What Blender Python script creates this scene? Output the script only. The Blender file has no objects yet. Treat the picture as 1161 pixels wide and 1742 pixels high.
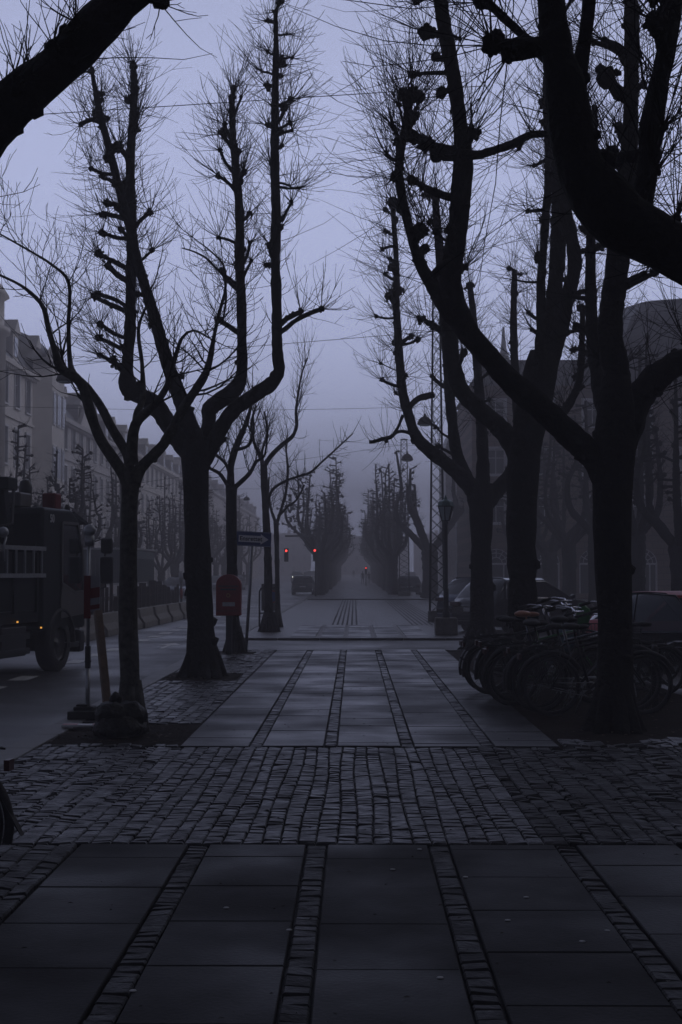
import bpy, bmesh, math, random
from mathutils import Vector, Matrix, noise
R = math.radians
C = bpy.context.scene.collection
sc = bpy.context.scene

# ------------------------------------------------------------------ camera
FPX, W0, H0, CH = 2440.0, 1161.0, 1742.0, 1.7
cam_d = bpy.data.cameras.new('camera'); cam = bpy.data.objects.new('camera', cam_d); C.objects.link(cam)
cam.location = (0, 0, CH)
cam.rotation_euler = (R(90) + math.atan(104/FPX), 0, math.atan(22.5/FPX))
cam_d.sensor_fit = 'VERTICAL'; cam_d.sensor_height = 36; cam_d.lens = 36*FPX/H0
cam_d.clip_end = 3000; cam_d.clip_start = 0.05
sc.camera = cam
CM = cam.rotation_euler.to_matrix()
def ray(px, py): return CM @ Vector(((px-W0/2)/FPX, (H0/2-py)/FPX, -1))
def P(px, py, Y):                      # point on the sight line at world depth Y
    d = ray(px, py); return Vector((0, 0, CH)) + d*(Y/d.y)

# ------------------------------------------------------------------ light
SUN_EL, SUN_ROT = R(34), R(68)          # weak glow through cloud from ahead right
SKY_BACK = .12
world = bpy.data.worlds.new('World'); sc.world = world; world.use_nodes = True
nt = world.node_tree; nt.nodes.clear()
sky = nt.nodes.new('ShaderNodeTexSky'); sky.sky_type = 'NISHITA'; sky.sun_disc = False
sky.sun_elevation = SUN_EL; sky.sun_rotation = SUN_ROT; sky.dust_density = 3; sky.air_density = 1.5
hsv = nt.nodes.new('ShaderNodeHueSaturation'); hsv.inputs['Saturation'].default_value = 0.25; hsv.inputs['Value'].default_value = 1.0
mixc = nt.nodes.new('ShaderNodeMix'); mixc.data_type = 'RGBA'; mixc.inputs[0].default_value = 0.88
mixc.inputs[7].default_value = (9.1, 10.1, 15.4, 1)          # even cloud deck at dusk, same units as the sky
bg = nt.nodes.new('ShaderNodeBackground'); bg.inputs['Strength'].default_value = 0.1
out = nt.nodes.new('ShaderNodeOutputWorld')
nt.links.new(sky.outputs[0], hsv.inputs['Color']); nt.links.new(hsv.outputs[0], mixc.inputs[6])
# cloud deck brightest low ahead (+y), dimmed overhead and behind to darken the ground
geo = nt.nodes.new('ShaderNodeTexCoord'); sep = nt.nodes.new('ShaderNodeSeparateXYZ'); nt.links.new(geo.outputs['Generated'], sep.inputs[0])
mrw = nt.nodes.new('ShaderNodeMapRange'); mrw.interpolation_type = 'SMOOTHSTEP'
mrw.inputs[1].default_value = -.25; mrw.inputs[2].default_value = .95; mrw.inputs[3].default_value = SKY_BACK; mrw.inputs[4].default_value = 1.0
nt.links.new(sep.outputs['Y'], mrw.inputs[0])
rz_ = nt.nodes.new('ShaderNodeValToRGB'); cr_ = rz_.color_ramp; nt.links.new(sep.outputs['Z'], rz_.inputs[0])
cr_.elements[0].position = 0; cr_.elements[0].color = (1, 1, 1, 1); cr_.elements[1].position = 1; cr_.elements[1].color = (.1, .1, .1, 1)
for p_, v_ in ((.12, 1.0), (.22, .86), (.38, .62), (.55, .3)): e_ = cr_.elements.new(p_); e_.color = (v_, v_, v_, 1)
mm_ = nt.nodes.new('ShaderNodeMath'); mm_.operation = 'MULTIPLY'; nt.links.new(mrw.outputs[0], mm_.inputs[0]); nt.links.new(rz_.outputs[0], mm_.inputs[1])
vsc = nt.nodes.new('ShaderNodeVectorMath'); vsc.operation = 'SCALE'; nt.links.new(mixc.outputs[2], vsc.inputs[0]); nt.links.new(mm_.outputs[0], vsc.inputs['Scale'])
nt.links.new(vsc.outputs[0], bg.inputs['Color']); nt.links.new(bg.outputs[0], out.inputs['Surface'])
sl = bpy.data.lights.new('sun', 'SUN'); sl.energy = 0.32; sl.angle = R(50); sl.color = (1, .95, .98)
so = bpy.data.objects.new('sun', sl); C.objects.link(so)
so.rotation_euler = Vector((math.sin(SUN_ROT)*math.cos(SUN_EL), math.cos(SUN_ROT)*math.cos(SUN_EL), math.sin(SUN_EL))).to_track_quat('Z', 'Y').to_euler()
sc.view_settings.view_transform = 'Standard'; sc.view_settings.look = 'None'
sc.view_settings.exposure = 0.0; sc.view_settings.gamma = 1
sc.render.engine = 'CYCLES'
sc.cycles.use_denoising = True
sc.cycles.max_bounces = 5; sc.cycles.diffuse_bounces = 2; sc.cycles.glossy_bounces = 3
sc.cycles.volume_bounces = 1; sc.cycles.transparent_max_bounces = 16; sc.cycles.transmission_bounces = 4

# ------------------------------------------------------------------ materials
def mat(name, col, rough=.6, metal=0, nscale=0, namt=.3, bump=0, bscale=None, spec=.5, emit=None, estr=0, trans=0, alpha=1, attr=False, rvar=0, coat=0):
    m = bpy.data.materials.new(name); m.use_nodes = True
    n = m.node_tree; L = n.links; b = n.nodes['Principled BSDF']
    b.inputs['Base Color'].default_value = (*col, 1); b.inputs['Roughness'].default_value = rough
    b.inputs['Metallic'].default_value = metal; b.inputs['Specular IOR Level'].default_value = spec
    b.inputs['Transmission Weight'].default_value = trans; b.inputs['Alpha'].default_value = alpha
    b.inputs['Coat Weight'].default_value = coat
    if emit: b.inputs['Emission Color'].default_value = (*emit, 1); b.inputs['Emission Strength'].default_value = estr
    src = None
    if nscale or bump or attr:
        tc = n.nodes.new('ShaderNodeTexCoord')
    if nscale:
        t = n.nodes.new('ShaderNodeTexNoise'); t.inputs['Scale'].default_value = nscale; t.inputs['Detail'].default_value = 6
        t.inputs['Roughness'].default_value = .65
        L.new(tc.outputs['Object'], t.inputs['Vector'])
        mr = n.nodes.new('ShaderNodeMapRange'); mr.inputs[1].default_value = .3; mr.inputs[2].default_value = .7
        mr.inputs[3].default_value = 1-namt; mr.inputs[4].default_value = 1+namt
        L.new(t.outputs['Fac'], mr.inputs[0])
        mx = n.nodes.new('ShaderNodeVectorMath'); mx.operation = 'SCALE'
        mx.inputs[0].default_value = col
        if attr:
            a = n.nodes.new('ShaderNodeAttribute'); a.attribute_name = 'tone'
            mm = n.nodes.new('ShaderNodeVectorMath'); mm.operation = 'MULTIPLY'; mm.inputs[0].default_value = col
            L.new(a.outputs['Color'], mm.inputs[1]); L.new(mm.outputs[0], mx.inputs[0])
        L.new(mr.outputs[0], mx.inputs['Scale']); L.new(mx.outputs[0], b.inputs['Base Color'])
        if rvar:
            t2 = n.nodes.new('ShaderNodeTexNoise'); t2.inputs['Scale'].default_value = nscale*.35; t2.inputs['Detail'].default_value = 4
            L.new(tc.outputs['Object'], t2.inputs['Vector'])
            r2 = n.nodes.new('ShaderNodeMapRange'); r2.inputs[1].default_value = .35; r2.inputs[2].default_value = .65
            r2.inputs[3].default_value = rough-rvar; r2.inputs[4].default_value = rough+rvar
            L.new(t2.outputs['Fac'], r2.inputs[0]); L.new(r2.outputs[0], b.inputs['Roughness'])
    if bump:
        t3 = n.nodes.new('ShaderNodeTexNoise'); t3.inputs['Scale'].default_value = bscale or 20; t3.inputs['Detail'].default_value = 5
        L.new(tc.outputs['Object'], t3.inputs['Vector'])
        bp = n.nodes.new('ShaderNodeBump'); bp.inputs['Strength'].default_value = 1; bp.inputs['Distance'].default_value = bump
        L.new(t3.outputs['Fac'], bp.inputs['Height']); L.new(bp.outputs[0], b.inputs['Normal'])
    return m
def brick_mat(name, col, mortar, rough, bw, bh, ms=.012, bump=.01, rot=0, rvar=.0):
    m = mat(name, col, rough); n = m.node_tree; L = n.links; b = n.nodes['Principled BSDF']
    tc = n.nodes.new('ShaderNodeTexCoord'); mp = n.nodes.new('ShaderNodeMapping'); mp.inputs['Rotation'].default_value = (0, 0, rot)
    L.new(tc.outputs['Object'], mp.inputs[0])
    br = n.nodes.new('ShaderNodeTexBrick'); br.inputs['Scale'].default_value = 1
    br.inputs['Brick Width'].default_value = bw; br.inputs['Row Height'].default_value = bh; br.inputs['Mortar Size'].default_value = ms
    br.inputs['Color1'].default_value = (*[c*1.25 for c in col], 1); br.inputs['Color2'].default_value = (*[c*.75 for c in col], 1)
    br.inputs['Mortar'].default_value = (*mortar, 1)
    L.new(mp.outputs[0], br.inputs['Vector']); L.new(br.outputs['Color'], b.inputs['Base Color'])
    bp = n.nodes.new('ShaderNodeBump'); bp.invert = True; bp.inputs['Distance'].default_value = bump
    L.new(br.outputs['Fac'], bp.inputs['Height']); L.new(bp.outputs[0], b.inputs['Normal'])
    return m
M = {}
M['bark'] = mat('bark', (.009, .0085, .008), .9, nscale=9, namt=.5, bump=.05, bscale=14, spec=.12)
M['bark_young'] = mat('bark_young', (.05, .048, .042), .85, nscale=16, namt=.7, bump=.012, bscale=30, spec=.25)
M['twig'] = mat('twig', (.011, .01, .01), .85, spec=.1)
M['slab'] = mat('slab', (.019, .019, .0195), .6, spec=.10, nscale=2.6, namt=.45, bump=.003, bscale=40, attr=True, rvar=.16)
M['slab_glossy'] = mat('slab_glossy', (.025, .025, .027), .44, spec=.27, nscale=2.2, namt=.28, bump=.003, bscale=40, attr=True, rvar=.16)  # lighter and smoother than the near slabs
M['sett_dull_shade'] = mat('sett_dull_shade', (.017, .017, .018), .58, spec=.17, nscale=14, namt=.4, bump=.010, bscale=26, attr=True, rvar=.12)  # darker, duller setts for the near bands and side fields
M['sett'] = mat('sett', (.021, .021, .023), .42, spec=.29, nscale=14, namt=.4, bump=.010, bscale=26, attr=True, rvar=.12)
M['kerb'] = mat('kerb', (.09, .088, .085), .55, nscale=8, namt=.2, bump=.004, bscale=30)
M['joint'] = mat('joint', (.014, .0135, .013), .8, nscale=6, namt=.4, bump=.01, bscale=25)
M['earth'] = mat('earth', (.017, .0125, .010), .95, spec=.08, nscale=5, namt=.5, bump=.03, bscale=14)
M['asphalt'] = mat('asphalt', (.035, .035, .037), .5, nscale=1.2, namt=.25, bump=.004, bscale=90, rvar=.14)
M['far_setts'] = brick_mat('far_setts', (.05, .048, .05), (.03, .03, .03), .45, .16, .12, .012, .012, R(90))
M['far_strip'] = brick_mat('far_strip', (.03, .03, .03), (.015, .015, .015), .45, 1.2, .2, .03, .015, R(90))
M['paint'] = mat('paint', (.5, .5, .48), .6, nscale=6, namt=.35)
M['iron'] = mat('iron', (.02, .021, .022), .5, metal=.3, nscale=10, namt=.3)
M['galv'] = mat('galv', (.32, .33, .34), .45, metal=.7, nscale=12, namt=.2)
M['rim'] = mat('rim', (.06, .06, .062), .4, metal=.6)
M['rubber'] = mat('rubber', (.015, .015, .016), .75, nscale=20, namt=.3, bump=.003, bscale=60)
M['chrome'] = mat('chrome', (.6, .6, .62), .18, metal=1)
M['white_p'] = mat('white_p', (.45, .45, .46), .5, nscale=5, namt=.15)
M['red_p'] = mat('red_p', (.25, .012, .012), .4, nscale=4, namt=.15)
M['post_red'] = mat('post_red', (.24, .006, .006), .45, spec=.2, nscale=5, namt=.2, coat=.3)
M['blue_p'] = mat('blue_p', (.02, .055, .19), .45)
M['wood'] = mat('wood', (.13, .09, .06), .8, nscale=12, namt=.3, bump=.006, bscale=30)
M['wood_dark'] = mat('wood_dark', (.06, .045, .038), .85, nscale=12, namt=.35, bump=.006, bscale=30)
M['concrete'] = mat('concrete', (.15, .14, .125), .85, nscale=4, namt=.3, bump=.01, bscale=18)
M['shed'] = mat('shed', (.035, .05, .05), .6, nscale=3, namt=.2)
M['truck'] = mat('truck', (.005, .009, .0085), .5, nscale=2, namt=.3, spec=.15)
M['truck_light'] = mat('truck_light', (.08, .077, .074), .4, nscale=3, namt=.15)
M['tarp'] = mat('tarp', (.007, .007, .007), .5, spec=.25, nscale=4, namt=.3, bump=.05, bscale=11)
M['glass'] = mat('glass', (.02, .024, .03), .06, spec=.9)
M['pane'] = mat('pane', (.03, .035, .045), .1, spec=.7)
M['car_black'] = mat('car_black', (.008, .009, .012), .16, coat=.4)
M['car_blue'] = mat('car_blue', (.10, .12, .17), .2, metal=.4, coat=.6)
M['car_grey'] = mat('car_grey', (.06, .065, .07), .2, metal=.4, coat=.6)
M['car_red'] = mat('car_red', (.32, .008, .014), .4, spec=.25)
M['lamp_red'] = mat('lamp_red', (.04, .004, .004), .3)
M['red_on'] = mat('red_on', (.6, .02, .02), .3, emit=(1, .06, .05), estr=3)
M['head_on'] = mat('head_on', (.9, .9, .8), .3, emit=(1, .93, .8), estr=6)
M['amber_on'] = mat('amber_on', (.6, .3, .05), .3, emit=(1, .45, .08), estr=.9)
M['lantern_green'] = mat('lantern_green', (.05, .11, .10), .4, metal=.2, nscale=6, namt=.3)
M['lantern_glass'] = mat('lantern_glass', (.30, .36, .38), .15, spec=.6)
M['facade_pale'] = mat('facade_pale', (.66, .63, .60), .8, nscale=.5, namt=.12, bump=.004, bscale=8)
M['facade_grey'] = mat('facade_grey', (.52, .50, .50), .8, nscale=.6, namt=.15)
M['beacon_red'] = mat('beacon_red', (.13, .008, .006), .5, spec=.1)
M['slate'] = brick_mat('slate', (.12, .12, .135), (.05, .05, .055), .5, .4, .25, .01, .01)
M['frame_w'] = mat('frame_w', (.6, .6, .62), .6)
M['skin'] = mat('skin', (.35, .22, .16), .6)
M['coat'] = mat('coat', (.03, .03, .035), .8, nscale=8, namt=.2)
M['saddle_tan'] = mat('saddle_tan', (.33, .13, .06), .4)
M['bike_green'] = mat('bike_green', (.01, .12, .02), .35)
M['sky_bag'] = mat('sky_bag', (.10, .16, .19), .5, bump=.02, bscale=12)
M['clear_canopy'] = mat('clear_canopy', (.16, .19, .22), .12, alpha=.62, spec=.8)
M['pale_band'] = mat('pale_band', (.11, .105, .11), .6, nscale=8, namt=.25)
M['board_red'] = mat('board_red', (.12, .008, .008), .6, spec=.1)
M['board_white'] = mat('board_white', (.22, .22, .23), .6, spec=.2)
M['sign_white'] = mat('sign_white', (.78, .78, .8), .5)
M['patch'] = mat('patch', (.26, .26, .27), .6, spec=.2)
def rust_mat():
    m = mat('rusticated', (.27, .19, .15), .85); n = m.node_tree; L = n.links; b = n.nodes['Principled BSDF']
    tc = n.nodes.new('ShaderNodeTexCoord'); mp = n.nodes.new('ShaderNodeMapping'); mp.inputs['Rotation'].default_value = (R(90), 0, 0)
    L.new(tc.outputs['Object'], mp.inputs[0])
    br = n.nodes.new('ShaderNodeTexBrick'); br.inputs['Scale'].default_value = 1; br.inputs['Brick Width'].default_value = 1.5
    br.inputs['Row Height'].default_value = .42; br.inputs['Mortar Size'].default_value = .035
    br.inputs['Color1'].default_value = (.19, .13, .105, 1); br.inputs['Color2'].default_value = (.155, .108, .088, 1); br.inputs['Mortar'].default_value = (.09, .065, .055, 1)
    L.new(mp.outputs[0], br.inputs['Vector']); L.new(br.outputs['Color'], b.inputs['Base Color'])
    bp = n.nodes.new('ShaderNodeBump'); bp.invert = True; bp.inputs['Distance'].default_value = .05
    L.new(br.outputs['Fac'], bp.inputs['Height']); L.new(bp.outputs[0], b.inputs['Normal'])
    return m
M['rust'] = rust_mat()

# ------------------------------------------------------------------ mesh helpers
def ico(sub):
    b = bmesh.new(); bmesh.ops.create_icosphere(b, subdivisions=sub, radius=1)
    v = [x.co.copy() for x in b.verts]; f = [[q.index for q in x.verts] for x in b.faces]; b.free(); return v, f
ICO = {1: ico(1), 2: ico(2), 3: ico(3)}
class MB:
    def __init__(s): s.v = []; s.f = []; s.t = []
    def quad(s, a, b, c, d):
        i = len(s.v); s.v += [Vector(a), Vector(b), Vector(c), Vector(d)]; s.f.append((i, i+1, i+2, i+3))
    def ngon(s, pts):
        i = len(s.v); s.v += [Vector(p) for p in pts]; s.f.append(tuple(range(i, i+len(pts))))
    def box(s, c, d, rz=0, M4=None):
        x, y, z = d[0]/2, d[1]/2, d[2]/2; i = len(s.v); c = Vector(c); ca, sa = math.cos(rz), math.sin(rz)
        for X, Y, Z in ((-x,-y,-z),(x,-y,-z),(x,y,-z),(-x,y,-z),(-x,-y,z),(x,-y,z),(x,y,z),(-x,y,z)):
            p = Vector((X, Y, Z)); p = M4 @ p if M4 else Vector((X*ca-Y*sa, X*sa+Y*ca, Z)); s.v.append(c+p)
        s.f += [(i+a, i+b, i+c2, i+d2) for a, b, c2, d2 in ((0,3,2,1),(4,5,6,7),(0,1,5,4),(1,2,6,5),(2,3,7,6),(3,0,4,7))]
    def beam(s, a, b, w, h=None):          # rectangular bar from a to b
        a = Vector(a); b = Vector(b); d = b-a; L = d.length; q = d.to_track_quat('Y', 'Z').to_matrix()
        s.box((a+b)/2, (w, L, h or w), M4=q)
    def tube(s, pts, rad, n=8, caps=True, rn=0, rng=None):
        pts = [Vector(p) for p in pts]; k = len(pts)
        if not isinstance(rad, (list, tuple)): rad = [rad]*k
        d0 = (pts[1]-pts[0]).normalized(); u = d0.orthogonal().normalized(); base = len(s.v)
        for i in range(k):
            d = (pts[min(i+1, k-1)]-pts[max(i-1, 0)])
            d = d.normalized() if d.length > 1e-9 else d0
            u = (u-d*u.dot(d)); u = u.normalized() if u.length > 1e-6 else d.orthogonal().normalized(); w = d.cross(u)
            for j in range(n):
                a = 2*math.pi*j/n; r = rad[i]
                if rn: r *= 1+rn*(rng.random()*2-1)
                s.v.append(pts[i]+(u*math.cos(a)+w*math.sin(a))*r)
        for i in range(k-1):
            for j in range(n):
                j2 = (j+1) % n; s.f.append((base+i*n+j, base+i*n+j2, base+(i+1)*n+j2, base+(i+1)*n+j))
        if caps:
            s.f.append(tuple(base+j for j in range(n-1, -1, -1))); s.f.append(tuple(base+(k-1)*n+j for j in range(n)))
    def ball(s, c, r, sub=2, sc3=(1, 1, 1), rn=0, rng=None):
        v, f = ICO[sub]; i = len(s.v); c = Vector(c)
        for p in v:
            k = r*(1+rn*(rng.random()*2-1)) if rn else r
            s.v.append(c+Vector((p.x*k*sc3[0], p.y*k*sc3[1], p.z*k*sc3[2])))
        s.f += [tuple(i+q for q in x) for x in f]
    def lathe(s, prof, c, n=16):           # prof: (radius, z)
        c = Vector(c); b = len(s.v)
        for r, z in prof:
            for j in range(n):
                a = 2*math.pi*j/n; s.v.append(c+Vector((r*math.cos(a), r*math.sin(a), z)))
        for i in range(len(prof)-1):
            for j in range(n):
                j2 = (j+1) % n; s.f.append((b+i*n+j, b+i*n+j2, b+(i+1)*n+j2, b+(i+1)*n+j))
        s.f.append(tuple(b+j for j in range(n-1, -1, -1))); e = b+(len(prof)-1)*n; s.f.append(tuple(e+j for j in range(n)))
    def prism(s, poly, a, b, ax='x'):      # poly in the two other axes, extruded a..b
        def p(u, v, t): return {'x': (t, u, v), 'y': (u, t, v), 'z': (u, v, t)}[ax]
        i = len(s.v); n = len(poly)
        s.v += [Vector(p(u, v, a)) for u, v in poly]+[Vector(p(u, v, b)) for u, v in poly]
        s.f.append(tuple(i+j for j in range(n))); s.f.append(tuple(i+n+j for j in range(n-1, -1, -1)))
        for j in range(n):
            j2 = (j+1) % n; s.f.append((i+j, i+n+j, i+n+j2, i+j2))
    def torus(s, c, R0, r, ax, n=40, m=8, a0=0, a1=2*math.pi, sq=1):   # ax: wheel axle direction
        ax = Vector(ax).normalized(); up = Vector((0, 0, 1)); u = up.cross(ax).normalized(); c = Vector(c); b = len(s.v)
        full = abs(a1-a0-2*math.pi) < 1e-6; k = n if full else n+1
        for i in range(k):
            a = a0+(a1-a0)*i/n; d = u*math.cos(a)+up*math.sin(a)
            for j in range(m):
                t = 2*math.pi*j/m; s.v.append(c+d*(R0+r*math.cos(t))+ax*(r*sq*math.sin(t)))
        for i in range(n):
            i2 = (i+1) % k
            for j in range(m):
                j2 = (j+1) % m; s.f.append((b+i*m+j, b+i2*m+j, b+i2*m+j2, b+i*m+j2))
    def build(s, name, m, parent=None, org=None, smooth=True, tones=None):
        me = bpy.data.meshes.new(name)
        o_ = Vector(org) if org is not None else Vector((0, 0, 0))
        me.from_pydata([tuple(v-o_) for v in s.v], [], s.f); me.materials.append(M[m] if isinstance(m, str) else m)
        if smooth: me.polygons.foreach_set('use_smooth', [True]*len(me.polygons))
        if tones:
            a = me.color_attributes.new('tone', 'FLOAT_COLOR', 'POINT')
            a.data.foreach_set('color', [q for t in tones for q in (t, t, t*1.02, 1)])
        me.update()
        o = bpy.data.objects.new(name, me); C.objects.link(o)
        if parent: o.parent = parent
        elif org is not None: o.location = o_
        return o
def sharp(o, ang=35):
    o.data.polygons.foreach_set('use_smooth', [True]*len(o.data.polygons))
    try: o.data.set_sharp_from_angle(angle=R(ang))
    except Exception: pass
    return o
def bevel(o, w=.01, seg=2):
    m = o.modifiers.new('b', 'BEVEL'); m.width = w; m.segments = seg; m.limit_method = 'ANGLE'; return o
def tag(o, label=None, cat=None, group=None, kind=None):
    if label: o['label'] = label
    if cat: o['category'] = cat
    if group: o['group'] = group
    if kind: o['kind'] = kind
    return o
def empty(name, loc, rz=0):
    o = bpy.data.objects.new(name, None); C.objects.link(o); o.location = loc; o.rotation_euler = (0, 0, rz); o.empty_display_size = .2; return o
def copy_tree(o, parent=None):
    c = o.copy(); C.objects.link(c); c.parent = parent
    if parent is not None: c.matrix_parent_inverse = o.matrix_parent_inverse
    for ch in list(o.children): copy_tree(ch, c)
    return c
def text_obj(s, size, m, parent, loc, rot, extrude=.003, align='CENTER'):
    cu = bpy.data.curves.new('t', 'FONT'); cu.body = s; cu.size = size; cu.extrude = extrude; cu.offset = size*.02; cu.align_x = align; cu.align_y = 'CENTER'
    t = bpy.data.objects.new('t', cu); C.objects.link(t); dg = bpy.context.evaluated_depsgraph_get()
    me = bpy.data.meshes.new_from_object(t.evaluated_get(dg)); bpy.data.objects.remove(t)
    me.materials.clear(); me.materials.append(M[m]); o = bpy.data.objects.new('lettering', me); C.objects.link(o)
    o.parent = parent; o.location = loc; o.rotation_euler = rot; return o
def gz(y): return 0 if y < 130 else (y-130)*.0033
HAZE = 0.0047
# ------------------------------------------------------------------ ground
rg = random.Random(5)
def sheet(name, x0, x1, ys, z, m, label=None, kind='structure'):
    b = MB()
    for a, c in zip(ys[:-1], ys[1:]): b.quad((x0, a, z+gz(a)), (x1, a, z+gz(a)), (x1, c, z+gz(c)), (x0, c, z+gz(c)))
    o = b.build(name, m, smooth=False); o['kind'] = kind; return o
sheet('ground', -190, 190, (-50, 130, 590), -.12, 'asphalt')
sheet('left_road', -13, -3.4, (-40, 130, 560), -.06, 'asphalt')
sheet('far_pavement', -22, -13, (-40, 130, 560), -.02, 'far_setts')
sheet('right_road', 4.6, 9.8, (-40, 130, 560), -.06, 'asphalt')
sheet('right_far_pavement', 9.8, 190, (-40, 130, 400), -.03, 'far_setts')
sheet('cross_road', -3.4, 4.6, (32.2, 37.6), -.056, 'asphalt')
# base under the stones
sheet('sett_bed', -3.4, 4.6, (-40, 32.2), -.034, 'joint')
tones = []
def stone(b, x0, x1, y0, y1, z, tn, e=.008, tilt=.004, depth=.035):
    i = len(b.v); dx = rg.uniform(-tilt, tilt); dy = rg.uniform(-tilt, tilt)
    for k, (ins, zz) in enumerate(((0, -depth), (.001, -e), (e, 0))):
        for a, c in ((x0, y0), (x1, y0), (x1, y1), (x0, y1)):
            sx = 1 if a == x0 else -1; sy = 1 if c == y0 else -1
            b.v.append(Vector((a+sx*ins, c+sy*ins, z+zz+(dx*sx+dy*sy if k else 0)+(rg.uniform(-.002, .002) if k == 2 and tilt > .002 else 0))))
            tn.append(stone.t)
    for r in (0, 4):
        for j in range(4):
            j2 = (j+1) % 4; b.f.append((i+r+j, i+r+j2, i+r+4+j2, i+r+4+j))
    b.f.append((i+8, i+9, i+10, i+11))
BANDS = (-.975, -.235, .525, 1.32)
BW = .062
# sett fields ---------------------------------------------------------------
sb = MB(); st = []
def setts_(b_, t_, *a, **k):
    global sb, st
    o1, o2 = sb, st; sb, st = b_, t_; setts(*a, **k); sb, st = o1, o2
sd, sdt = MB(), []
def setts(x0, x1, y0, y1, cw=.116, lmin=.13, lmax=.2, wav=.006, z=0.0, skip=None, tl=.004):
    nc = max(1, round((x1-x0)/cw)); w = (x1-x0)/nc
    ph = [rg.uniform(0, 6) for _ in range(nc+1)]
    for c in range(nc):
        y = y0-rg.uniform(0, .1)
        while y < y1-.03:
            L = rg.uniform(lmin, lmax); y2 = min(y+L, y1)
            ya = max(y, y0)
            def ed(k, yy): return 0 if k in (0, nc) else wav*math.sin(yy*1.3+ph[k])+rg.uniform(-.003, .003)
            xa = x0+c*w+ed(c, y); xb = x0+(c+1)*w+ed(c+1, y)
            if y2-ya > .03 and not (skip and skip((xa+xb)/2, (ya+y2)/2)):
                stone.t = min(1.6, max(.45, rg.gauss(1, .2)))
                stone(sb, xa+.003, xb-.003, ya+.0035, y2-.0035, z+rg.uniform(-.004, .003), st, e=.009, tilt=tl)
            y = y2
setts(-3.1, -1.78, 9.1, 14.12, cw=.125, lmin=.08, lmax=.16, wav=.03, tl=.006)
setts(-1.78, 1.2, 9.12, 14.1, cw=.117, lmin=.09, lmax=.15, wav=.013)
setts_(sd, sdt, 1.2, 4.6, 9.12, 14.12, cw=.122, lmin=.08, lmax=.16, wav=.03, tl=.006)  # shade of the overhead trees is put into this field's darker stone colour
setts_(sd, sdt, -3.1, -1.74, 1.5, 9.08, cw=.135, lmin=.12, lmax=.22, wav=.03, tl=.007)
def worn(x, y): return y > 14.9+.8*noise.noise(Vector((x*1.3, y*1.1, 4))) or rg.random() < .06
setts(2.08, 4.55, 14.2, 16.2, cw=.13, lmin=.1, lmax=.19, wav=.03, tl=.008, skip=worn)
PITS = [(-2.45, 15.35, .75, 1.0), (-2.5, 23.7, .6, .9), (-2.6, 30.7, .45, .6)]
def inpit(x, y): return any(abs(x-a) < c and abs(y-b_) < d for a, b_, c, d in PITS)
setts(-3.1, -1.74, 14.2, 32.1, cw=.125, lmin=.1, lmax=.2, wav=.02, skip=inpit)
for j, bx in enumerate(BANDS):
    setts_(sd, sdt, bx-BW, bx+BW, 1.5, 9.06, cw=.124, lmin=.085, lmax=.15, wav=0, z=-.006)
    setts(bx-BW, bx+BW, 14.2, 32.1, cw=.124, lmin=.085, lmax=.15, wav=0, z=-.006)
setts(2.1, 3.0, 1.5, 9.06, cw=.13, lmin=.1, lmax=.2, wav=.02, z=-.004)
sd.build('sett_bands', 'sett_dull_shade', smooth=False, tones=sdt)['kind'] = 'structure'
o = sb.build('sett_paving', 'sett', smooth=False, tones=st); o['kind'] = 'structure'
# slabs ----------------------------------------------------------------------
pb = MB(); pt = []
def slabs(x0, x1, y0, y1, ph):
    y = y0-ph
    while y < y1:
        a, c = max(y, y0), min(y+.8, y1)
        if c-a > .05:
            stone.t = rg.uniform(.82, 1.15)
            stone(pb, x0+.004, x1-.004, a+.004, c-.004, rg.uniform(-.002, .002), pt, e=.006, tilt=.0012)
        y += .8
edges = (-1.72,)+BANDS+(2.02,)
for i in range(5):
    x0 = edges[i]+(BW+.003 if i else 0); x1 = edges[i+1]-(BW+.003 if i < 4 else 0)
    slabs(x0, x1, 1.5, 9.08, rg.uniform(0, .79))
pb.build('pavement_slabs', 'slab', smooth=False, tones=pt)['kind'] = 'structure'
pb = MB(); pt = []
for i in range(5):
    x0 = edges[i]+(BW+.003 if i else 0); x1 = edges[i+1]-(BW+.003 if i < 4 else 0)
    slabs(x0, x1, 14.2, 32.1, rg.uniform(0, .79))
pb.build('pavement_slabs', 'slab_glossy', smooth=False, tones=pt)['kind'] = 'structure'
# right-hand earth strip under trees and bicycles, with a few worn setts
eb = MB()
nx, ny = 26, 90
for i in range(nx+1):
    for j in range(ny+1):
        x = 2.04+i*(4.6-2.04)/nx; y = 14.2+j*(32.15-14.2)/ny
        eb.v.append(Vector((x, y, -.018+.022*noise.noise(Vector((x*2.2, y*2.2, 0)))+.01*noise.noise(Vector((x*7, y*7, 3))))))
for i in range(nx):
    for j in range(ny):
        a = i*(ny+1)+j; eb.f.append((a, a+ny+1, a+ny+2, a+1))
eb.build('earth_strip', 'earth')['kind'] = 'structure'
pe = MB()
for a, b_, c, d in PITS:
    n = 14; i0 = len(pe.v)
    for i in range(n+1):
        for j in range(n+1):
            x = a-c+2*c*i/n; y = b_-d+2*d*j/n; r = math.hypot(x-a, y-b_)
            pe.v.append(Vector((x, y, -.012+.03*max(0, .5-r)+.02*noise.noise(Vector((x*6, y*6, 1))))))
    for i in range(n):
        for j in range(n):
            k = i0+i*(n+1)+j; pe.f.append((k, k+n+1, k+n+2, k+1))
pe.build('tree_pit_earth', 'earth')['kind'] = 'structure'
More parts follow.
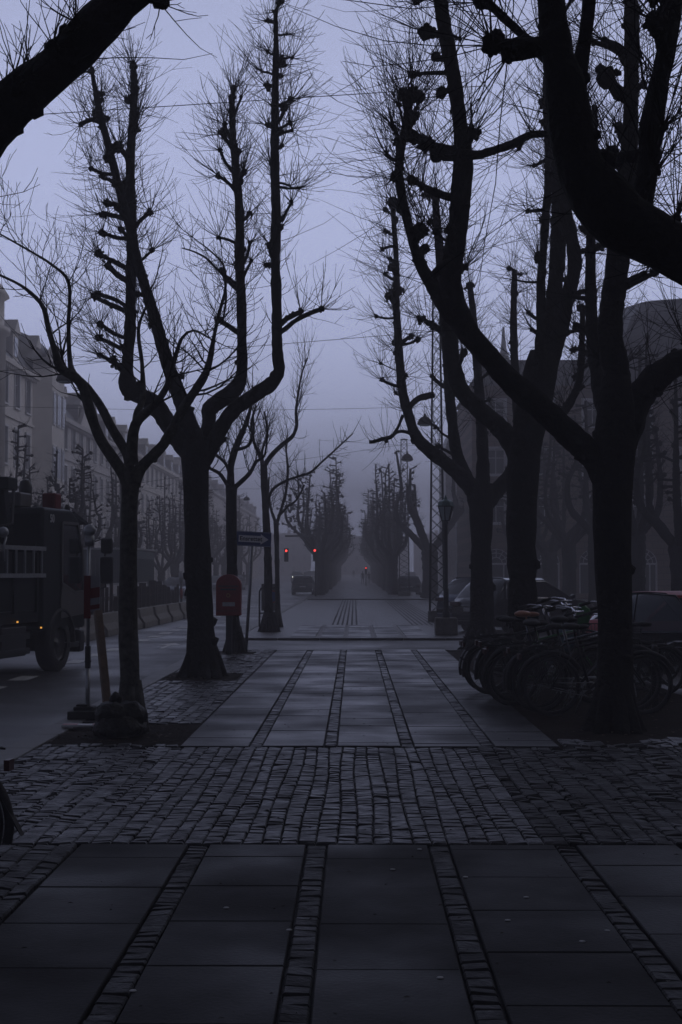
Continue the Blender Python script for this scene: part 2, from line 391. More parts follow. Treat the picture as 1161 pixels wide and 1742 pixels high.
# worn pale stones and old leaves in the earth strip
lb = MB()
for k in range(420):
    x = rg.uniform(2.1, 4.4) if k % 3 else rg.uniform(-3.1, -1.9); y = rg.uniform(14.3, 31) if k % 3 else rg.choice([15.3, 23.7])+rg.uniform(-.9, .9)
    a = rg.uniform(0, 6.28); s_ = rg.uniform(.015, .04); z = .012
    c, s2 = math.cos(a)*s_, math.sin(a)*s_
    lb.quad((x-c, y-s2, z), (x+s2*.6, y-c*.6, z+.006), (x+c, y+s2, z+.004), (x-s2*.6, y+c*.6, z+.009))
tag(lb.build('fallen_leaves', mat('leaf', (.06, .035, .02), .8)), kind='stuff')
gb = MB()
for x, y in ((-.9, 5.9), (-.31, 6.9), (.36, 6.1), (.75, 7.1), (.9, 7.6), (.62, 8.1), (-.65, 7.35), (1.2, 6.9), (1.05, 6.7), (.22, 8.3), (.4, 8.9), (1.5, 15.4), (.1, 15.1)):
    gb.lathe([(.016, 0), (.014, .003)], (x, y, .0035), 8)
tag(gb.build('trodden_gum', mat('gum', (.3, .3, .3), .7)), kind='stuff')
gl = MB()
for k in range(520):
    x = rg.uniform(-3.0, 4.3); y = 4.2+rg.random()**1.4*24; s_ = rg.uniform(.006, .022); a = rg.uniform(0, 6.28); c, s2 = math.cos(a)*s_, math.sin(a)*s_
    gl.quad((x-c, y-s2, .006), (x+s2*.6, y-c*.6, .010), (x+c, y+s2, .007), (x-s2*.6, y+c*.6, .012))
tag(gl.build('leaf_litter', mat('litter', (.02, .015, .011), .8), smooth=False), kind='stuff')
# kerbs -----------------------------------------------------------------------
kb = MB()
y = -2.0
while y < 92:
    L = rg.uniform(.9, 1.3)
    if not (32.2 < y+L/2 < 37.6): kb.box((-3.25+rg.uniform(-.004, .004), y+L/2, -.058), (.29, L-.012, .13))
    y += L
x = -3.1
while x < 4.6:
    kb.box((x+.55, 37.72, -.058), (1.08, .22, .13)); kb.box((x+.55, 32.14+.02, -.075), (1.08, .14, .13)); x += 1.1
x = -3.0
while x < 5.5:
    kb.box((x+.55, 92.1, -.02), (1.08, .2, .16)); x += 1.1
y = 37.9
while y < 92:
    kb.box((4.62, y+.6, -.058), (.26, 1.18, .13)); y += 1.2
o = kb.build('kerb', 'kerb', smooth=False); bevel(o, .012); o['kind'] = 'structure'
# beyond the crossing
pb2 = MB(); pt = []; pb = pb2
for i in range(5):
    x0 = edges[i]+(BW+.003 if i else 0); x1 = edges[i+1]-(BW+.003 if i < 4 else 0)
    slabs(x0, x1, 37.85, 47.0, rg.uniform(0, .79))
o = pb2.build('far_slabs', 'slab_glossy', smooth=False, tones=pt); o['kind'] = 'structure'
sheet('far_avenue_bed', -3.1, 4.5, (37.83, 92), -.012, 'far_setts')
b = MB()
for bx in BANDS: b.quad((bx-BW, 37.85, -.004), (bx+BW, 37.85, -.004), (bx+BW, 47, -.004), (bx-BW, 47, -.004))
b.quad((-1.9, 47.1, -.004), (4.4, 47.1, -.004), (4.4, 47.3, -.004), (-1.9, 47.3, -.004))
b.build('sett_bands', 'pale_band', smooth=False)['kind'] = 'structure'
b = MB()
for x0, x1 in ((-.75, .2), (1.9, 3.1)):
    x = x0
    while x < x1: b.quad((x, 47.4, -.007), (x+.06, 47.4, -.007), (x+.06, 91.9, -.007), (x, 91.9, -.007)); x += .16
b.build('sett_drain_rows', 'joint', smooth=False)['kind'] = 'structure'
sheet('avenue_path', -3.0, 4.5, (92.2, 130, 560), .05, 'far_setts')
b = MB()
for k in range(26):
    y = 19.0+k*2.25
    if 19 <= y: b.quad((-5.68, y, -.052), (-5.36, y, -.052), (-5.36, y+1.05, -.052), (-5.68, y+1.05, -.052))
for y in (33.5, 38.5, 50):
    b.quad((-4.55, y, -.052), (-4.45, y, -.052), (-4.45, y+1.5, -.052), (-4.55, y+1.5, -.052))
    b.ngon([(-4.8, y+1.5, -.052), (-4.2, y+1.5, -.052), (-4.5, y+2.6, -.052)])
for k in range(12): b.quad((-8.6, 20+k*9, -.052), (-8.5, 20+k*9, -.052), (-8.5, 23+k*9, -.052), (-8.6, 23+k*9, -.052))
b.quad((-3.7, 32.4, -.050), (-3.55, 32.4, -.050), (-3.55, 37.4, -.050), (-3.7, 37.4, -.050))
b.build('road_markings', 'paint', smooth=False)['kind'] = 'structure'

# ------------------------------------------------------------------ buildings
def arch_hole(b, T, u0, u1, uc, hw, z0, zb, zs, z1, n=8):     # wall cell u0..u1, z0..z1 with an arched hole (sill zb, spring zs)
    q = lambda a, c, d, e: b.quad(T(*a), T(*c), T(*d), T(*e))
    q((u0, z0), (uc-hw, z0), (uc-hw, z1), (u0, z1)); q((uc+hw, z0), (u1, z0), (u1, z1), (uc+hw, z1))
    if zb > z0: q((uc-hw, z0), (uc+hw, z0), (uc+hw, zb), (uc-hw, zb))
    pts = [(uc-hw*math.cos(math.pi*i/n), zs+hw*math.sin(math.pi*i/n)) for i in range(n+1)]
    for i in range(n): q(pts[i], pts[i+1], (pts[i+1][0], z1), (pts[i][0], z1))
    return pts
def rect_hole(b, T, u0, u1, uc, hw, z0, zb, zt, z1):
    q = lambda a, c, d, e: b.quad(T(*a), T(*c), T(*d), T(*e))
    q((u0, z0), (uc-hw, z0), (uc-hw, z1), (u0, z1)); q((uc+hw, z0), (u1, z0), (u1, z1), (uc+hw, z1))
    q((uc-hw, z0), (uc+hw, z0), (uc+hw, zb), (uc-hw, zb)); q((uc-hw, zt), (uc+hw, zt), (uc+hw, z1), (uc-hw, z1))
def window_proto(w, h, kind=0, frame='frame_w'):
    # local: x across, z up from sill, wall face at y=0, outwards -y, recess to y=+.2
    f = MB(); t = .07
    f.box((-w/2+t/2, .15, h/2), (t, .08, h)); f.box((w/2-t/2, .15, h/2), (t, .08, h))
    f.box((0, .15, t/2), (w-2*t-.002, .08, t)); f.box((0, .15, h-t/2), (w-2*t-.002, .08, t))
    f.box((0, .15, h/2), (.05, .06, h-2*t-.002)); f.box((-w/4, .15, h*.66), (w/2-t-.03, .055, .045)); f.box((w/4, .15, h*.66), (w/2-t-.03, .055, .045))
    # surround and sill
    f.box((0, -.06, -.06), (w+.35, .14, .12)); f.box((0, -.05, h+.09), (w+.3, .12, .16))
    f.box((-w/2-.08, -.03, h/2), (.14, .07, h)); f.box((w/2+.08, -.03, h/2), (.14, .07, h))
    if kind == 1: f.prism([(-w/2-.2, h+.18), (w/2+.2, h+.18), (0, h+.6)], -.14, 0, 'y')
    # reveals
    f.quad((-w/2, 0, 0), (-w/2, .2, 0), (-w/2, .2, h), (-w/2, 0, h)); f.quad((w/2, .2, 0), (w/2, 0, 0), (w/2, 0, h), (w/2, .2, h))
    f.quad((-w/2, 0, h), (-w/2, .2, h), (w/2, .2, h), (w/2, 0, h)); f.quad((-w/2, .2, 0), (-w/2, 0, 0), (w/2, 0, 0), (w/2, .2, 0))
    g = MB(); g.quad((-w/2, .17, 0), (w/2, .17, 0), (w/2, .17, h), (-w/2, .17, h))
    return f, g
def building(name, label, X, Y, rz, length, depth, floors, nb, wallm, roofh, extra=None, z=0, win=(1.15, 2.0), maxwin=96, roofm='slate', sides=True):
    """front runs along local +x from 0..length at local y=0, outward is local -y"""
    root = empty(name, (X, Y, z), rz); tag(root, label, 'building')
    H = sum(floors); b = MB(); T = lambda u, zz: (u, 0, zz); bw = length/nb
    protos = []
    zf = 0; spots = []
    for fi, fh in enumerate(floors):
        ww, wh = win[0], min(win[1], fh-1.1)
        for k in range(nb):
            uc = (k+.5)*bw; sill = zf+.75
            if len(spots) < maxwin:
                rect_hole(b, T, k*bw, (k+1)*bw, uc, ww/2, zf, sill, sill+wh, zf+fh); spots.append((uc, sill, wh, fi))
            else: b.quad(T(k*bw, zf), T((k+1)*bw, zf), T((k+1)*bw, zf+fh), T(k*bw, zf+fh))
        zf += fh
    b.quad((0, 0, -.3), (length, 0, -.3), (length, 0, 0), (0, 0, 0))
    b.quad((0, depth, -.3), (0, 0, -.3), (0, 0, H), (0, depth, H)); b.quad((length, 0, -.3), (length, depth, -.3), (length, depth, H), (length, 0, H))
    b.quad((length, depth, -.3), (0, depth, -.3), (0, depth, H), (length, depth, H)); b.quad((0, 0, H), (length, 0, H), (length, depth, H), (0, depth, H))
    wall = b.build('wall', wallm, root, smooth=False)
    c = MB(); c.box((length/2, -.2, H-.15), (length+.6, .46, .32)); c.box((length/2, -.1, floors[0]-.02), (length+.3, .22, .26))
    if len(floors) > 3: c.box((length/2, -.06, H-floors[-1]), (length+.2, .14, .18))
    n = int(length/.5)
    for k in range(n): c.box(((k+.5)*length/n, -.13, H-.42), (.2, .3, .2))
    c.build('cornice', wallm, root, smooth=False)
    pr = {}
    for uc, sill, wh, fi in spots:
        key = (round(wh, 2), fi == 1)
        if key not in pr:
            f, g = window_proto(win[0], wh, 1 if fi == 1 else 0)
            wo = f.build('window', 'frame_w', root, smooth=False); po = g.build('pane', 'pane', wo, smooth=False); pr[key] = wo
            wo.location = (uc, 0, sill)
        else:
            wo = copy_tree(pr[key], root); wo.location = (uc, 0, sill)
    if roofh:
        r = MB(); i = 1.6; mh = roofh
        r.v += [Vector(p) for p in ((-.1, -.1, H+.02), (length+.1, -.1, H+.02), (length+.1, depth, H+.02), (-.1, depth, H+.02), (.5, i, H+mh*.8), (length-.5, i, H+mh*.8), (length-.5, depth-i, H+mh*.8), (.5, depth-i, H+mh*.8), (2, depth/2, H+mh), (length-2, depth/2, H+mh))]
        r.f += [(0, 1, 5, 4), (1, 2, 6, 5), (2, 3, 7, 6), (3, 0, 4, 7), (4, 5, 9, 8), (6, 7, 8, 9), (5, 6, 9), (7, 4, 8)]
        ro = r.build('roof', roofm, root, smooth=False)
        for k in range(0, nb, 2):
            dm = MB(); dp = MB(); u = (k+.5)*bw; dm.box((u, .9, H+mh*.36), (1.5, 1.6, mh*.55)); dm.prism([(u-.9, H+mh*.63), (u+.9, H+mh*.63), (u, H+mh*.9)], -.05, 1.6, 'y')
            dp.box((u, .09, H+mh*.36), (.9, .06, mh*.38))
            d_ = dm.build('dormer', wallm, root, smooth=False); dp.build('pane', 'pane', d_, smooth=False)
        ch = MB()
        for k in range(2, nb, 5): ch.box(((k)*bw, depth*.5, H+mh+.3), (1.1, .7, 1.6)); ch.box(((k)*bw, depth*.5, H+mh+1.15), (1.25, .85, .12))
        ch.build('chimney', 'rust', ro, smooth=False)
    if extra: extra(root, H)
    return root
# left terrace, front faces +x (towards the street)
def ex_pale(root, H):
    # corner pavilion with curved gable and a domed turret
    p = MB(); L = root['len']
    p.prism([(L-9, -.15), (L-4.5, -.9), (L-.2, -.9), (L-.2, 0), (L-9, 0)], 0, H-.35, 'z') if False else None
    bay = MB(); bay.prism([(L-9.5, 0), (L-8.3, -1.1), (L-4.2, -1.1), (L-3, 0)], 0, H+1.1, 'z')
    pts = [(L-8.5+4.5*i/10, H+1.1+1.5*math.sin(math.pi*i/10)) for i in range(11)]
    bay.prism(pts, -1.05, -.6, 'y'); bay.box((L-6.25, -.6, H+1.15), (6.9, 1.3, .22)); bay.build('oriel_bay', 'facade_pale', root, smooth=False)
    bw = MB()
    for k in range(4):
        for xx, ww in ((-6.25, 1.1), (-7.75, .6), (-4.75, .6)):
            bw = MB(); bw.box((L+xx, -1.12, 1.9+k*3.75), (ww+.24, .1, 2.35)); fr = bw.build('window', 'frame_w', root, smooth=False)
            bw = MB(); bw.box((L+xx-ww/4-.02, -1.16, 1.9+k*3.75), (ww/2-.04, .06, 2.05)); bw.box((L+xx+ww/4+.02, -1.16, 1.9+k*3.75), (ww/2-.04, .06, 2.05)); bw.build('pane', 'pane', fr, smooth=False)
    pass
    pr_ = MB(); pr_.lathe([(5.0, H+.12), (4.9, H+1.3), (4.5, H+2.3), (3.7, H+3.1), (2.5, H+3.6), (.9, H+3.85)], (L-6.3, 4.2, 0), 12); pr_.build('pavilion_roof', 'slate', root)
    t = MB(); c = (23.6, .6, 0); t.lathe([(2.1, 0), (2.1, H+.5), (2.35, H+.6), (2.35, H+.9), (2.0, H+1), (2.0, H+2.6), (2.3, H+2.8), (1.9, H+3.4), (1.2, H+4.2), (.5, H+4.7), (.35, H+5.4), (.05, H+6)], c, 16)
    t.build('turret', 'facade_pale', root)
def mk(name, label, y0, y1, **k):
    r0 = building(name, label, -22, y0, R(90), y1-y0, 12, extra=k.pop('extra', None), **k); return r0
_b = building
def building_left(name, label, y0, y1, **k):
    ex = k.pop('extra', None)
    r = _b(name, label, -22, y0, R(90), y1-y0, 12, z=gz(y0), **k)
    r['len'] = float(y1-y0)
    if ex: ex(r, sum(k['floors']))
    return r
building_left('terrace_building', 'long pale terrace above the truck with mansard roof, turret and curved bay', 60, 107, floors=[3.9, 4.0, 3.8, 3.5], nb=15, wallm='facade_pale', roofh=3.4, extra=ex_pale, win=(1.2, 2.3))
def ex_gable(root, H):
    g = MB(); g.prism([(6.5, H+.02), (15, H+.02), (10.75, H+3.2)], -.12, 2.5, 'y'); g.build('gable', 'facade_pale', root, smooth=False)
    m = MB(); c = Vector((10.75, -.16, H+1.25)); m.v.append(c); n = 20
    for i in range(n): m.v.append(c+Vector((.5*math.cos(i*2*math.pi/n), 0, .5*math.sin(i*2*math.pi/n))))
    for i in range(n): m.f.append((0, 1+i, 1+(i+1) % n))
    m.build('round_window', 'pane', root, smooth=False)
    k = MB(); k.beam((6.2, -.18, H+.1), (10.75, -.18, H+3.45), .3, .16); k.beam((15.3, -.18, H+.1), (10.75, -.18, H+3.45), .3, .16); k.build('gable_trim', 'facade_grey', root, smooth=False)
building_left('gabled_building', 'pale building with a triangular gable and round attic window behind the terrace', 107.1, 129, floors=[3.6, 3.5, 3.3, 3.0], nb=7, wallm='facade_grey', roofh=2.8, extra=ex_gable)
building_left('misty_building', 'faint grey building fading into fog behind the left tree row', 129.1, 182, floors=[3.6, 3.5, 3.4, 3.2], nb=15, wallm='facade_pale', roofh=2.6)
building_left('distant_terrace', 'farthest terrace on the left, nearly lost in fog above the oncoming cars', 182.1, 330, floors=[3.8, 3.5, 3.5, 3.4], nb=26, wallm='facade_grey', roofh=2.6, maxwin=60)
# right: facade facing the viewer with arched shopfronts
def arch_building():
    X0, Yf, L, D = 7.9, 96, 34, 14; root = empty('arcade_building', (X0, Yf, 0)); tag(root, 'brown stone building with arched shop windows with white fanlights behind the parked cars', 'building')
    b = MB(); T = lambda u, z: (u, 0, z); cents = [1.6+3.25*k for k in range(10)]; edges_ = [0]+[c+1.625 for c in cents[:-1]]+[L]; fl = 4.3
    hw, zs, zb = .98, 2.35, .35
    for k, c in enumerate(cents):
        arch_hole(b, T, edges_[k], edges_[k+1], c, hw, -.3, zb, zs, fl)
        for f_ in range(3):
            z0 = fl+f_*3.25; rect_hole(b, T, edges_[k], edges_[k+1], c, .6, z0, z0+.75, z0+2.45, z0+3.25)
    H = fl+9.75
    b.quad((0, D, -.3), (0, 0, -.3), (0, 0, H), (0, D, H)); b.quad((L, 0, -.3), (L, D, -.3), (L, D, H), (L, 0, H)); b.quad((0, 0, H), (L, 0, H), (L, D, H), (0, D, H))
    b.build('wall', 'rust', root, smooth=False)
    c_ = MB(); c_.box((L/2, -.14, fl), (L+.2, .28, .2)); c_.box((L/2, -.2, H), (L+.5, .5, .35)); c_.box((L/2, -.05, .1), (L, .12, .5)); c_.build('cornice', 'rust', root, smooth=False)
    # shop window proto
    def shop(k, c):
        f = MB(); n = 10
        ar = [Vector((-hw*math.cos(math.pi*i/n), .14, zs+hw*math.sin(math.pi*i/n))) for i in range(n+1)]
        f.tube(ar, .05, 6); f.box((0, .14, zs-.03), (2*hw, .1, .12)); f.box((-hw+.05, .14, (zs+zb)/2), (.1, .1, zs-zb)); f.box((hw-.05, .14, (zs+zb)/2), (.1, .1, zs-zb)); f.box((.5, .14, (zs+zb)/2), (.09, .08, zs-zb-.1))
        inner = [Vector((-hw*.42*math.cos(math.pi*i/6), .13, zs+hw*.42*math.sin(math.pi*i/6))) for i in range(7)]
        f.tube(inner, .028, 5); mid = [Vector((-hw*.72*math.cos(math.pi*i/8), .13, zs+hw*.72*math.sin(math.pi*i/8))) for i in range(9)]; f.tube(mid, .022, 5)
        for i in range(1, 6):
            a = math.pi*i/6; f.tube([Vector((-hw*.42*math.cos(a), .13, zs+hw*.42*math.sin(a))), Vector((-hw*math.cos(a), .13, zs+hw*math.sin(a)))], .026, 5)
        g = MB(); g.ngon([(-hw, .2, zb), (hw, .2, zb)]+[(hw*math.cos(math.pi*i/n), .2, zs+hw*math.sin(math.pi*i/n)) for i in range(n+1)])
        return f, g
    f, g = shop(0, 0); w0 = f.build('shop_window', 'frame_w', root, smooth=False); g.build('pane', 'pane', w0, smooth=False); w0.location = (cents[0], 0, 0); shops = [w0]
    for c in cents[1:]:
        w = copy_tree(w0, root); w.location = (c, 0, 0); shops.append(w)
    f, g = window_proto(1.2, 1.7); q0 = f.build('window', 'frame_w', root, smooth=False); g.build('pane', 'pane', q0, smooth=False); first = True
    for c in cents:
        for f_ in range(3):
            q = q0 if first else copy_tree(q0, root); first = False; q.location = (c, 0, fl+f_*3.25+.75)
    # lettering on the shop pane seen right of the big trunk
    sx = cents[3]
    for i, (t, dx) in enumerate((('DIN', -.55), ('HÅR', -.5), ('SALON', -.2))):
        text_obj(t, .27, 'frame_w', root, (sx+dx, .1, 2.05-i*.3), (R(90), 0, 0))
    r = MB(); r.v += [Vector(p) for p in ((-.2, -.2, H+.18), (L+.2, -.2, H+.18), (L+.2, D, H+.18), (-.2, D, H+.18), (1, 1.6, H+2.2), (L-1, 1.6, H+2.2), (L-1, D-2, H+2.2), (1, D-2, H+2.2))]
    r.f += [(0, 1, 5, 4), (1, 2, 6, 5), (2, 3, 7, 6), (3, 0, 4, 7), (4, 5, 6, 7)]; ro = r.build('roof', 'slate', root, smooth=False)
    d = MB(); d.lathe([(7.6, H+.2), (7.4, H+1.8), (6.9, H+3.6), (5.9, H+5.2), (4.8, H+6.0), (4.6, H+6.25), (3.5, H+6.5)], (15.2, 5.2, 0), 8); d.build('pavilion_roof', 'slate', root, smooth=False)
arch_building()
building('set_back_building', 'misty grey building closing the right street beyond the lattice mast', 9.6, 150, 0, 26, 12, [3.9, 3.6, 3.5, 3.4], 8, 'facade_grey', 2.6, z=gz(150))
building('side_street_building', 'dark tall building on the right beyond the red car', 23, 60, R(-90), 70, 10, [4, 3.8, 3.6, 3.4], 16, 'rust', 3, maxwin=32)
def spire():
    r = empty('church_tower', (18.0, 172, gz(172))); tag(r, 'faint church tower with thin spire rising from the fog over the roofs', 'tower')
    b = MB(); b.box((0, 0, 11), (5, 5, 22)); b.box((0, 0, 22.1), (5.5, 5.5, .4)); b.build('tower_wall', 'facade_grey', r, smooth=False)
    s = MB(); s.lathe([(2.4, 22.3), (2.2, 23.6), (1.3, 24.6), (1.1, 26), (1.3, 26.2), (.8, 27.2), (.35, 28.5), (.12, 31.2)], (0, 0, 0), 8); s.build('spire', 'slate', r)
spire()
for nm_, x_, w_, fl_ in (('widest of the faint added backdrop buildings closing the far end of the avenue', -14, 34, [4, 3.6, 3.4]), ('faint added backdrop building closing the far end of the left street', -52, 36, [4.2, 4, 3.8]), ('faint added backdrop building closing the far end of the right street', 22, 40, [4.2, 4, 3.8])):
    building('backdrop_building', nm_, x_, 520, 0, w_, 12, fl_, int(w_/4), 'facade_grey', 3, z=gz(520), maxwin=36)  # backdrop added to block the bright horizon and darken the street ends
# ------------------------------------------------------------------ trees
def cr(p0, p1, p2, p3, t):
    return .5*((2*p1)+(p2-p0)*t+(2*p0-5*p1+4*p2-p3)*t*t+(3*p1-p0-3*p2+p3)*t*t*t)
def smooth_path(pts, rad, step):
    out = []; ro = []; n = len(pts)
    for i in range(n-1):
        p0, p1, p2, p3 = pts[max(i-1, 0)], pts[i], pts[i+1], pts[min(i+2, n-1)]
        k = max(1, int((p2-p1).length/step))
        for j in range(k):
            t = j/k; out.append(cr(p0, p1, p2, p3, t)); ro.append(rad[i]+(rad[i+1]-rad[i])*t)
    out.append(pts[-1]); ro.append(rad[-1]); return out, ro
def rdir(rng):
    z = rng.uniform(-1, 1); a = rng.uniform(0, 6.2832); s = math.sqrt(1-z*z); return Vector((s*math.cos(a), s*math.sin(a), z))
def twig(b, p, d, L, r0, r1, rng, up=.10, n=4, wob=.10, sub=.38):
    pts = [p.copy()]; d = d.normalized(); q = p.copy()
    for i in range(n):
        d = (d+Vector((0, 0, up))+rdir(rng)*wob).normalized(); q = q+d*(L/n); pts.append(q.copy())
        if sub and i < n-1 and rng.random() < sub: twig(b, q, (d+rdir(rng)*.7), L*rng.uniform(.2, .45), r0*.6, r1, rng, up, 2, wob, 0)
    b.tube(pts, [r0+(r1-r0)*i/n for i in range(n+1)], 3, caps=False)
def knob(b, tw, c, r, out, rng, nt=14, L=(.5, 1.2), tr=(.0065, .0028), bias=.7):
    b.ball(c, r*.9, 2, (rng.uniform(.8, 1.1), rng.uniform(.8, 1.1), rng.uniform(.75, 1.15)), rn=.24, rng=rng)
    for k in range(8): b.ball(c+rdir(rng)*r*rng.uniform(.6, 1.05)-out*r*rng.uniform(0, .7), r*rng.uniform(.25, .5), 1, rn=.3, rng=rng)
    for k in range(nt):
        d = (rdir(rng)+out*bias+Vector((0, 0, .35))).normalized()
        twig(tw, c+d*r*.7, d, rng.uniform(*L)*(1 if rng.random() < .8 else 1.3), tr[0], tr[1], rng, up=.12, wob=.19)
def limb_mesh(b, pts, rad, rng, sides=12, rn=.06, knots=.0, k_r=.05):
    step = max(.06, min(.2, min(rad)*1.4)); pp, rr = smooth_path(pts, rad, step)
    rr = [r*(1+.11*noise.noise(p*2.3)+.11*noise.noise(p*6.3)) for p, r in zip(pp, rr)]
    b.tube(pp, rr, sides, rn=rn, rng=rng)
    if knots:
        for i in range(2, len(pp)-1):
            if rng.random() < knots*(pp[i]-pp[i-1]).length:
                d = rdir(rng); t = (pp[i]-pp[i-1]).normalized(); d = (d-t*d.dot(t)).normalized()
                b.ball(pp[i]+d*rr[i]*.9, rr[i]*rng.uniform(.3, .55), 1, rn=.25, rng=rng)
    return pp, rr
def stub(b, tw, p0, p1, r0, r1, kr, rng, nt=14, L=(.5, 1.2), tr=(.0065, .0028), knobs=True):
    m = (p0+p1)/2+rdir(rng)*(p1-p0).length*.08; pts = [p0, m, p1]; pp, rr = smooth_path(pts, [r0, (r0+r1)/2, r1], .06)
    b.tube(pp, rr, 8, rn=.14, rng=rng); out = (p1-p0).normalized()
    for k in range(int((p1-p0).length/.07)):
        q = pp[rng.randrange(len(pp))]; b.ball(q+rdir(rng)*r0*.7, r0*rng.uniform(.45, .8), 1, rn=.3, rng=rng)
        if nt and k % 2: twig(tw, q, rdir(rng)+Vector((0, 0, .6)), rng.uniform(*L)*.8, tr[0], tr[1], rng)
    knob(b, tw, p1, kr, out, rng, nt, L, tr)
def limb_twigs(tw, pp, rr, rng, dens, L, tr, i0=0, bias=Vector((0, 0, 0))):
    for i in range(max(1, i0), len(pp)):
        seg = (pp[i]-pp[i-1]).length; n = dens*seg; n = int(n)+(rng.random() < n-int(n)); t = (pp[i]-pp[i-1]).normalized()
        for k in range(n):
            d = rdir(rng)+bias; d = d-t*d.dot(t)
            if d.length < .05: continue
            d = d.normalized(); twig(tw, pp[i]+d*rr[i]*.8, d+t*rng.uniform(.1, .7)+Vector((0, 0, .15)), rng.uniform(*L), tr[0], tr[1], rng, up=.13, wob=.2)
class Tree:
    def __init__(s, label, base, Y, group='street trees nearest the viewer', name='pollard_tree', barkm='bark', seed=1):
        s.Y = Y; s.k = Y/FPX; g = P(*base, Y); s.root = empty(name, (g.x, Y, 0)); s.o = Vector((g.x, Y, 0)); tag(s.root, label, 'tree', group)
        s.rng = random.Random(seed); s.tw = MB(); s.bark = barkm
    def pts(s, L, dd=0, d1=None):
        n = len(L); out = []; rad = []
        for i, a in enumerate(L):
            e = a[3] if len(a) > 3 else (dd if d1 is None else dd+(d1-dd)*i/(n-1)); Y = s.Y+e
            out.append(P(a[0], a[1], Y)); rad.append(a[2]/2*Y/FPX)
        return out, rad
    def trunk(s, L, flare=1.35, extra=None):
        b = MB(); p, r = s.pts(L); p[0] = Vector((p[0].x, p[0].y, -.08))
        limb_mesh(b, p, r, s.rng, 18, .035, knots=1.2)
        for k in range(7):                      # root flare
            a = k*.9+s.rng.random()*.5; d = Vector((math.cos(a), math.sin(a), 0)); r0 = r[0]
            b.tube([s.o+Vector((0, 0, .55))+d*r0*.35, s.o+Vector((0, 0, .22))+d*r0*.62, s.o+d*r0*1.05+Vector((0, 0, -.02)), s.o+d*r0*1.5+Vector((0, 0, -.09))], [r0*.3, r0*.38, r0*.3, r0*.12], 8, rn=.1, rng=s.rng)
        s.tr = b.build('trunk', s.bark, s.root, org=s.o); return p, r
    def limb(s, L, dd=0, d1=None, stubs=(), dens=5, tl=(.3, .9), tr=(.0062, .0028), rstub=.0, nt=13, kl=(.5, 1.15), tmin=.35, bias=Vector((0, 0, 0)), knots=2.0):
        b = MB(); p, r = s.pts(L, dd, d1); pp, rr = limb_mesh(b, p, r, s.rng, 12, .06, knots=knots)
        for st_ in stubs:                       # (px,py) knob pixel, knob radius px, root width px
            kx, ky, kr = st_[:3]; w = st_[3] if len(st_) > 3 else 7
            # nearest limb node slightly below the knob on the picture
            tgt = P(kx, ky, s.Y); best = min(range(len(pp)), key=lambda i: abs((pp[i]-tgt).x)+abs(pp[i].z-(tgt.z-(st_[4] if len(st_) > 4 else .22))))
            e = s.rng.uniform(-.25, .25); Yk = pp[best].y+e; q = P(kx, ky, Yk)
            stub(b, s.tw, pp[best], q, w/2*s.k*1.15, w/2*s.k*.9, kr*s.k, s.rng, nt, kl, tr)
        if rstub:                               # further stubs towards and away from the viewer
            acc = 0
            for i in range(int(len(pp)*tmin), len(pp)):
                acc += (pp[i]-pp[i-1]).length*rstub
                if s.rng.random() < acc:
                    acc = 0; a = s.rng.choice([-1, 1])*s.rng.uniform(.9, 2.2)+math.pi/2*0; d = Vector((s.rng.uniform(-.6, .6), s.rng.choice([-1, 1]), s.rng.uniform(.1, .7))).normalized()
                    q = pp[i]+d*s.rng.uniform(.16, .38)+d*rr[i]; stub(b, s.tw, pp[i], q, .035, .03, s.rng.uniform(.05, .085), s.rng, nt, kl, tr)
        limb_twigs(s.tw, pp, rr, s.rng, dens, tl, tr, int(len(pp)*tmin), bias)
        b.build('limb', s.bark, s.root, org=s.o); return pp, rr
    def done(s):
        if s.tw.v: s.tw.build('crown', 'twig', s.root, org=s.o, smooth=False)
def branchy(b, p, d, L, r, lev, rng, up=.12, kink=.22):
    n = 5; pts = [p.copy()]; q = p.copy(); d = d.normalized(); rr = [r]
    for i in range(n):
        d = (d+Vector((0, 0, up))+rdir(rng)*kink).normalized(); q = q+d*L/n; pts.append(q.copy()); rr.append(max(.0028, r*(1-.7*(i+1)/n)))
        if lev > 0:
            for s_ in range(2 if rng.random() < .5 else 1):
                e = rdir(rng); e = (e-d*e.dot(d)); branchy(b, q, d*.8+e*.9, L*rng.uniform(.35, .6), rr[-1]*.6, lev-1, rng, up, kink)
    b.tube(pts, rr, 4, caps=False)

# A: young tree with stake -----------------------------------------------------
t = Tree('slim young tree with speckled bark and forking bare branches, beside the leaning stake', (225, 1240), 15.4, name='young_tree', barkm='bark_young', seed=11, group='street trees on the left')
t.trunk([(225, 1245, 48), (222, 1200, 38), (221, 1130, 32), (218, 1050, 31), (219, 960, 30), (220, 880, 28), (222, 825, 30), (223, 800, 36)])
YT = (.006, .0026)
def young(L, dd, d1, n=10, lev=1, bl=(.5, 1.0), upw=.14, t0=.35):
    pp, rr = t.limb(L, dd, d1, dens=2.0, tl=(.15, .4), tr=YT, knots=.8)
    for k in range(n):
        i = t.rng.randrange(int(len(pp)*t0), len(pp)); e = rdir(t.rng); ax = (pp[i]-pp[i-1]).normalized(); e = e-ax*e.dot(ax)
        branchy(t.tw, pp[i], ax*.5+e, t.rng.uniform(*bl), max(.006, rr[i]*.35), lev, t.rng, upw)
    branchy(t.tw, pp[-1], pp[-1]-pp[-3], t.rng.uniform(*bl), max(.006, rr[-1]), 1, t.rng, .1)
young([(220, 830, 22), (207, 801, 20), (170, 745, 18), (152, 693, 17), (143, 662, 17), (128, 641, 17), (103, 626, 16), (95, 600, 12), (83, 560, 10), (75, 525, 8), (60, 505, 7), (35, 485, 5), (0, 468, 4), (-25, 460, 3)], 0, -.5, 14)
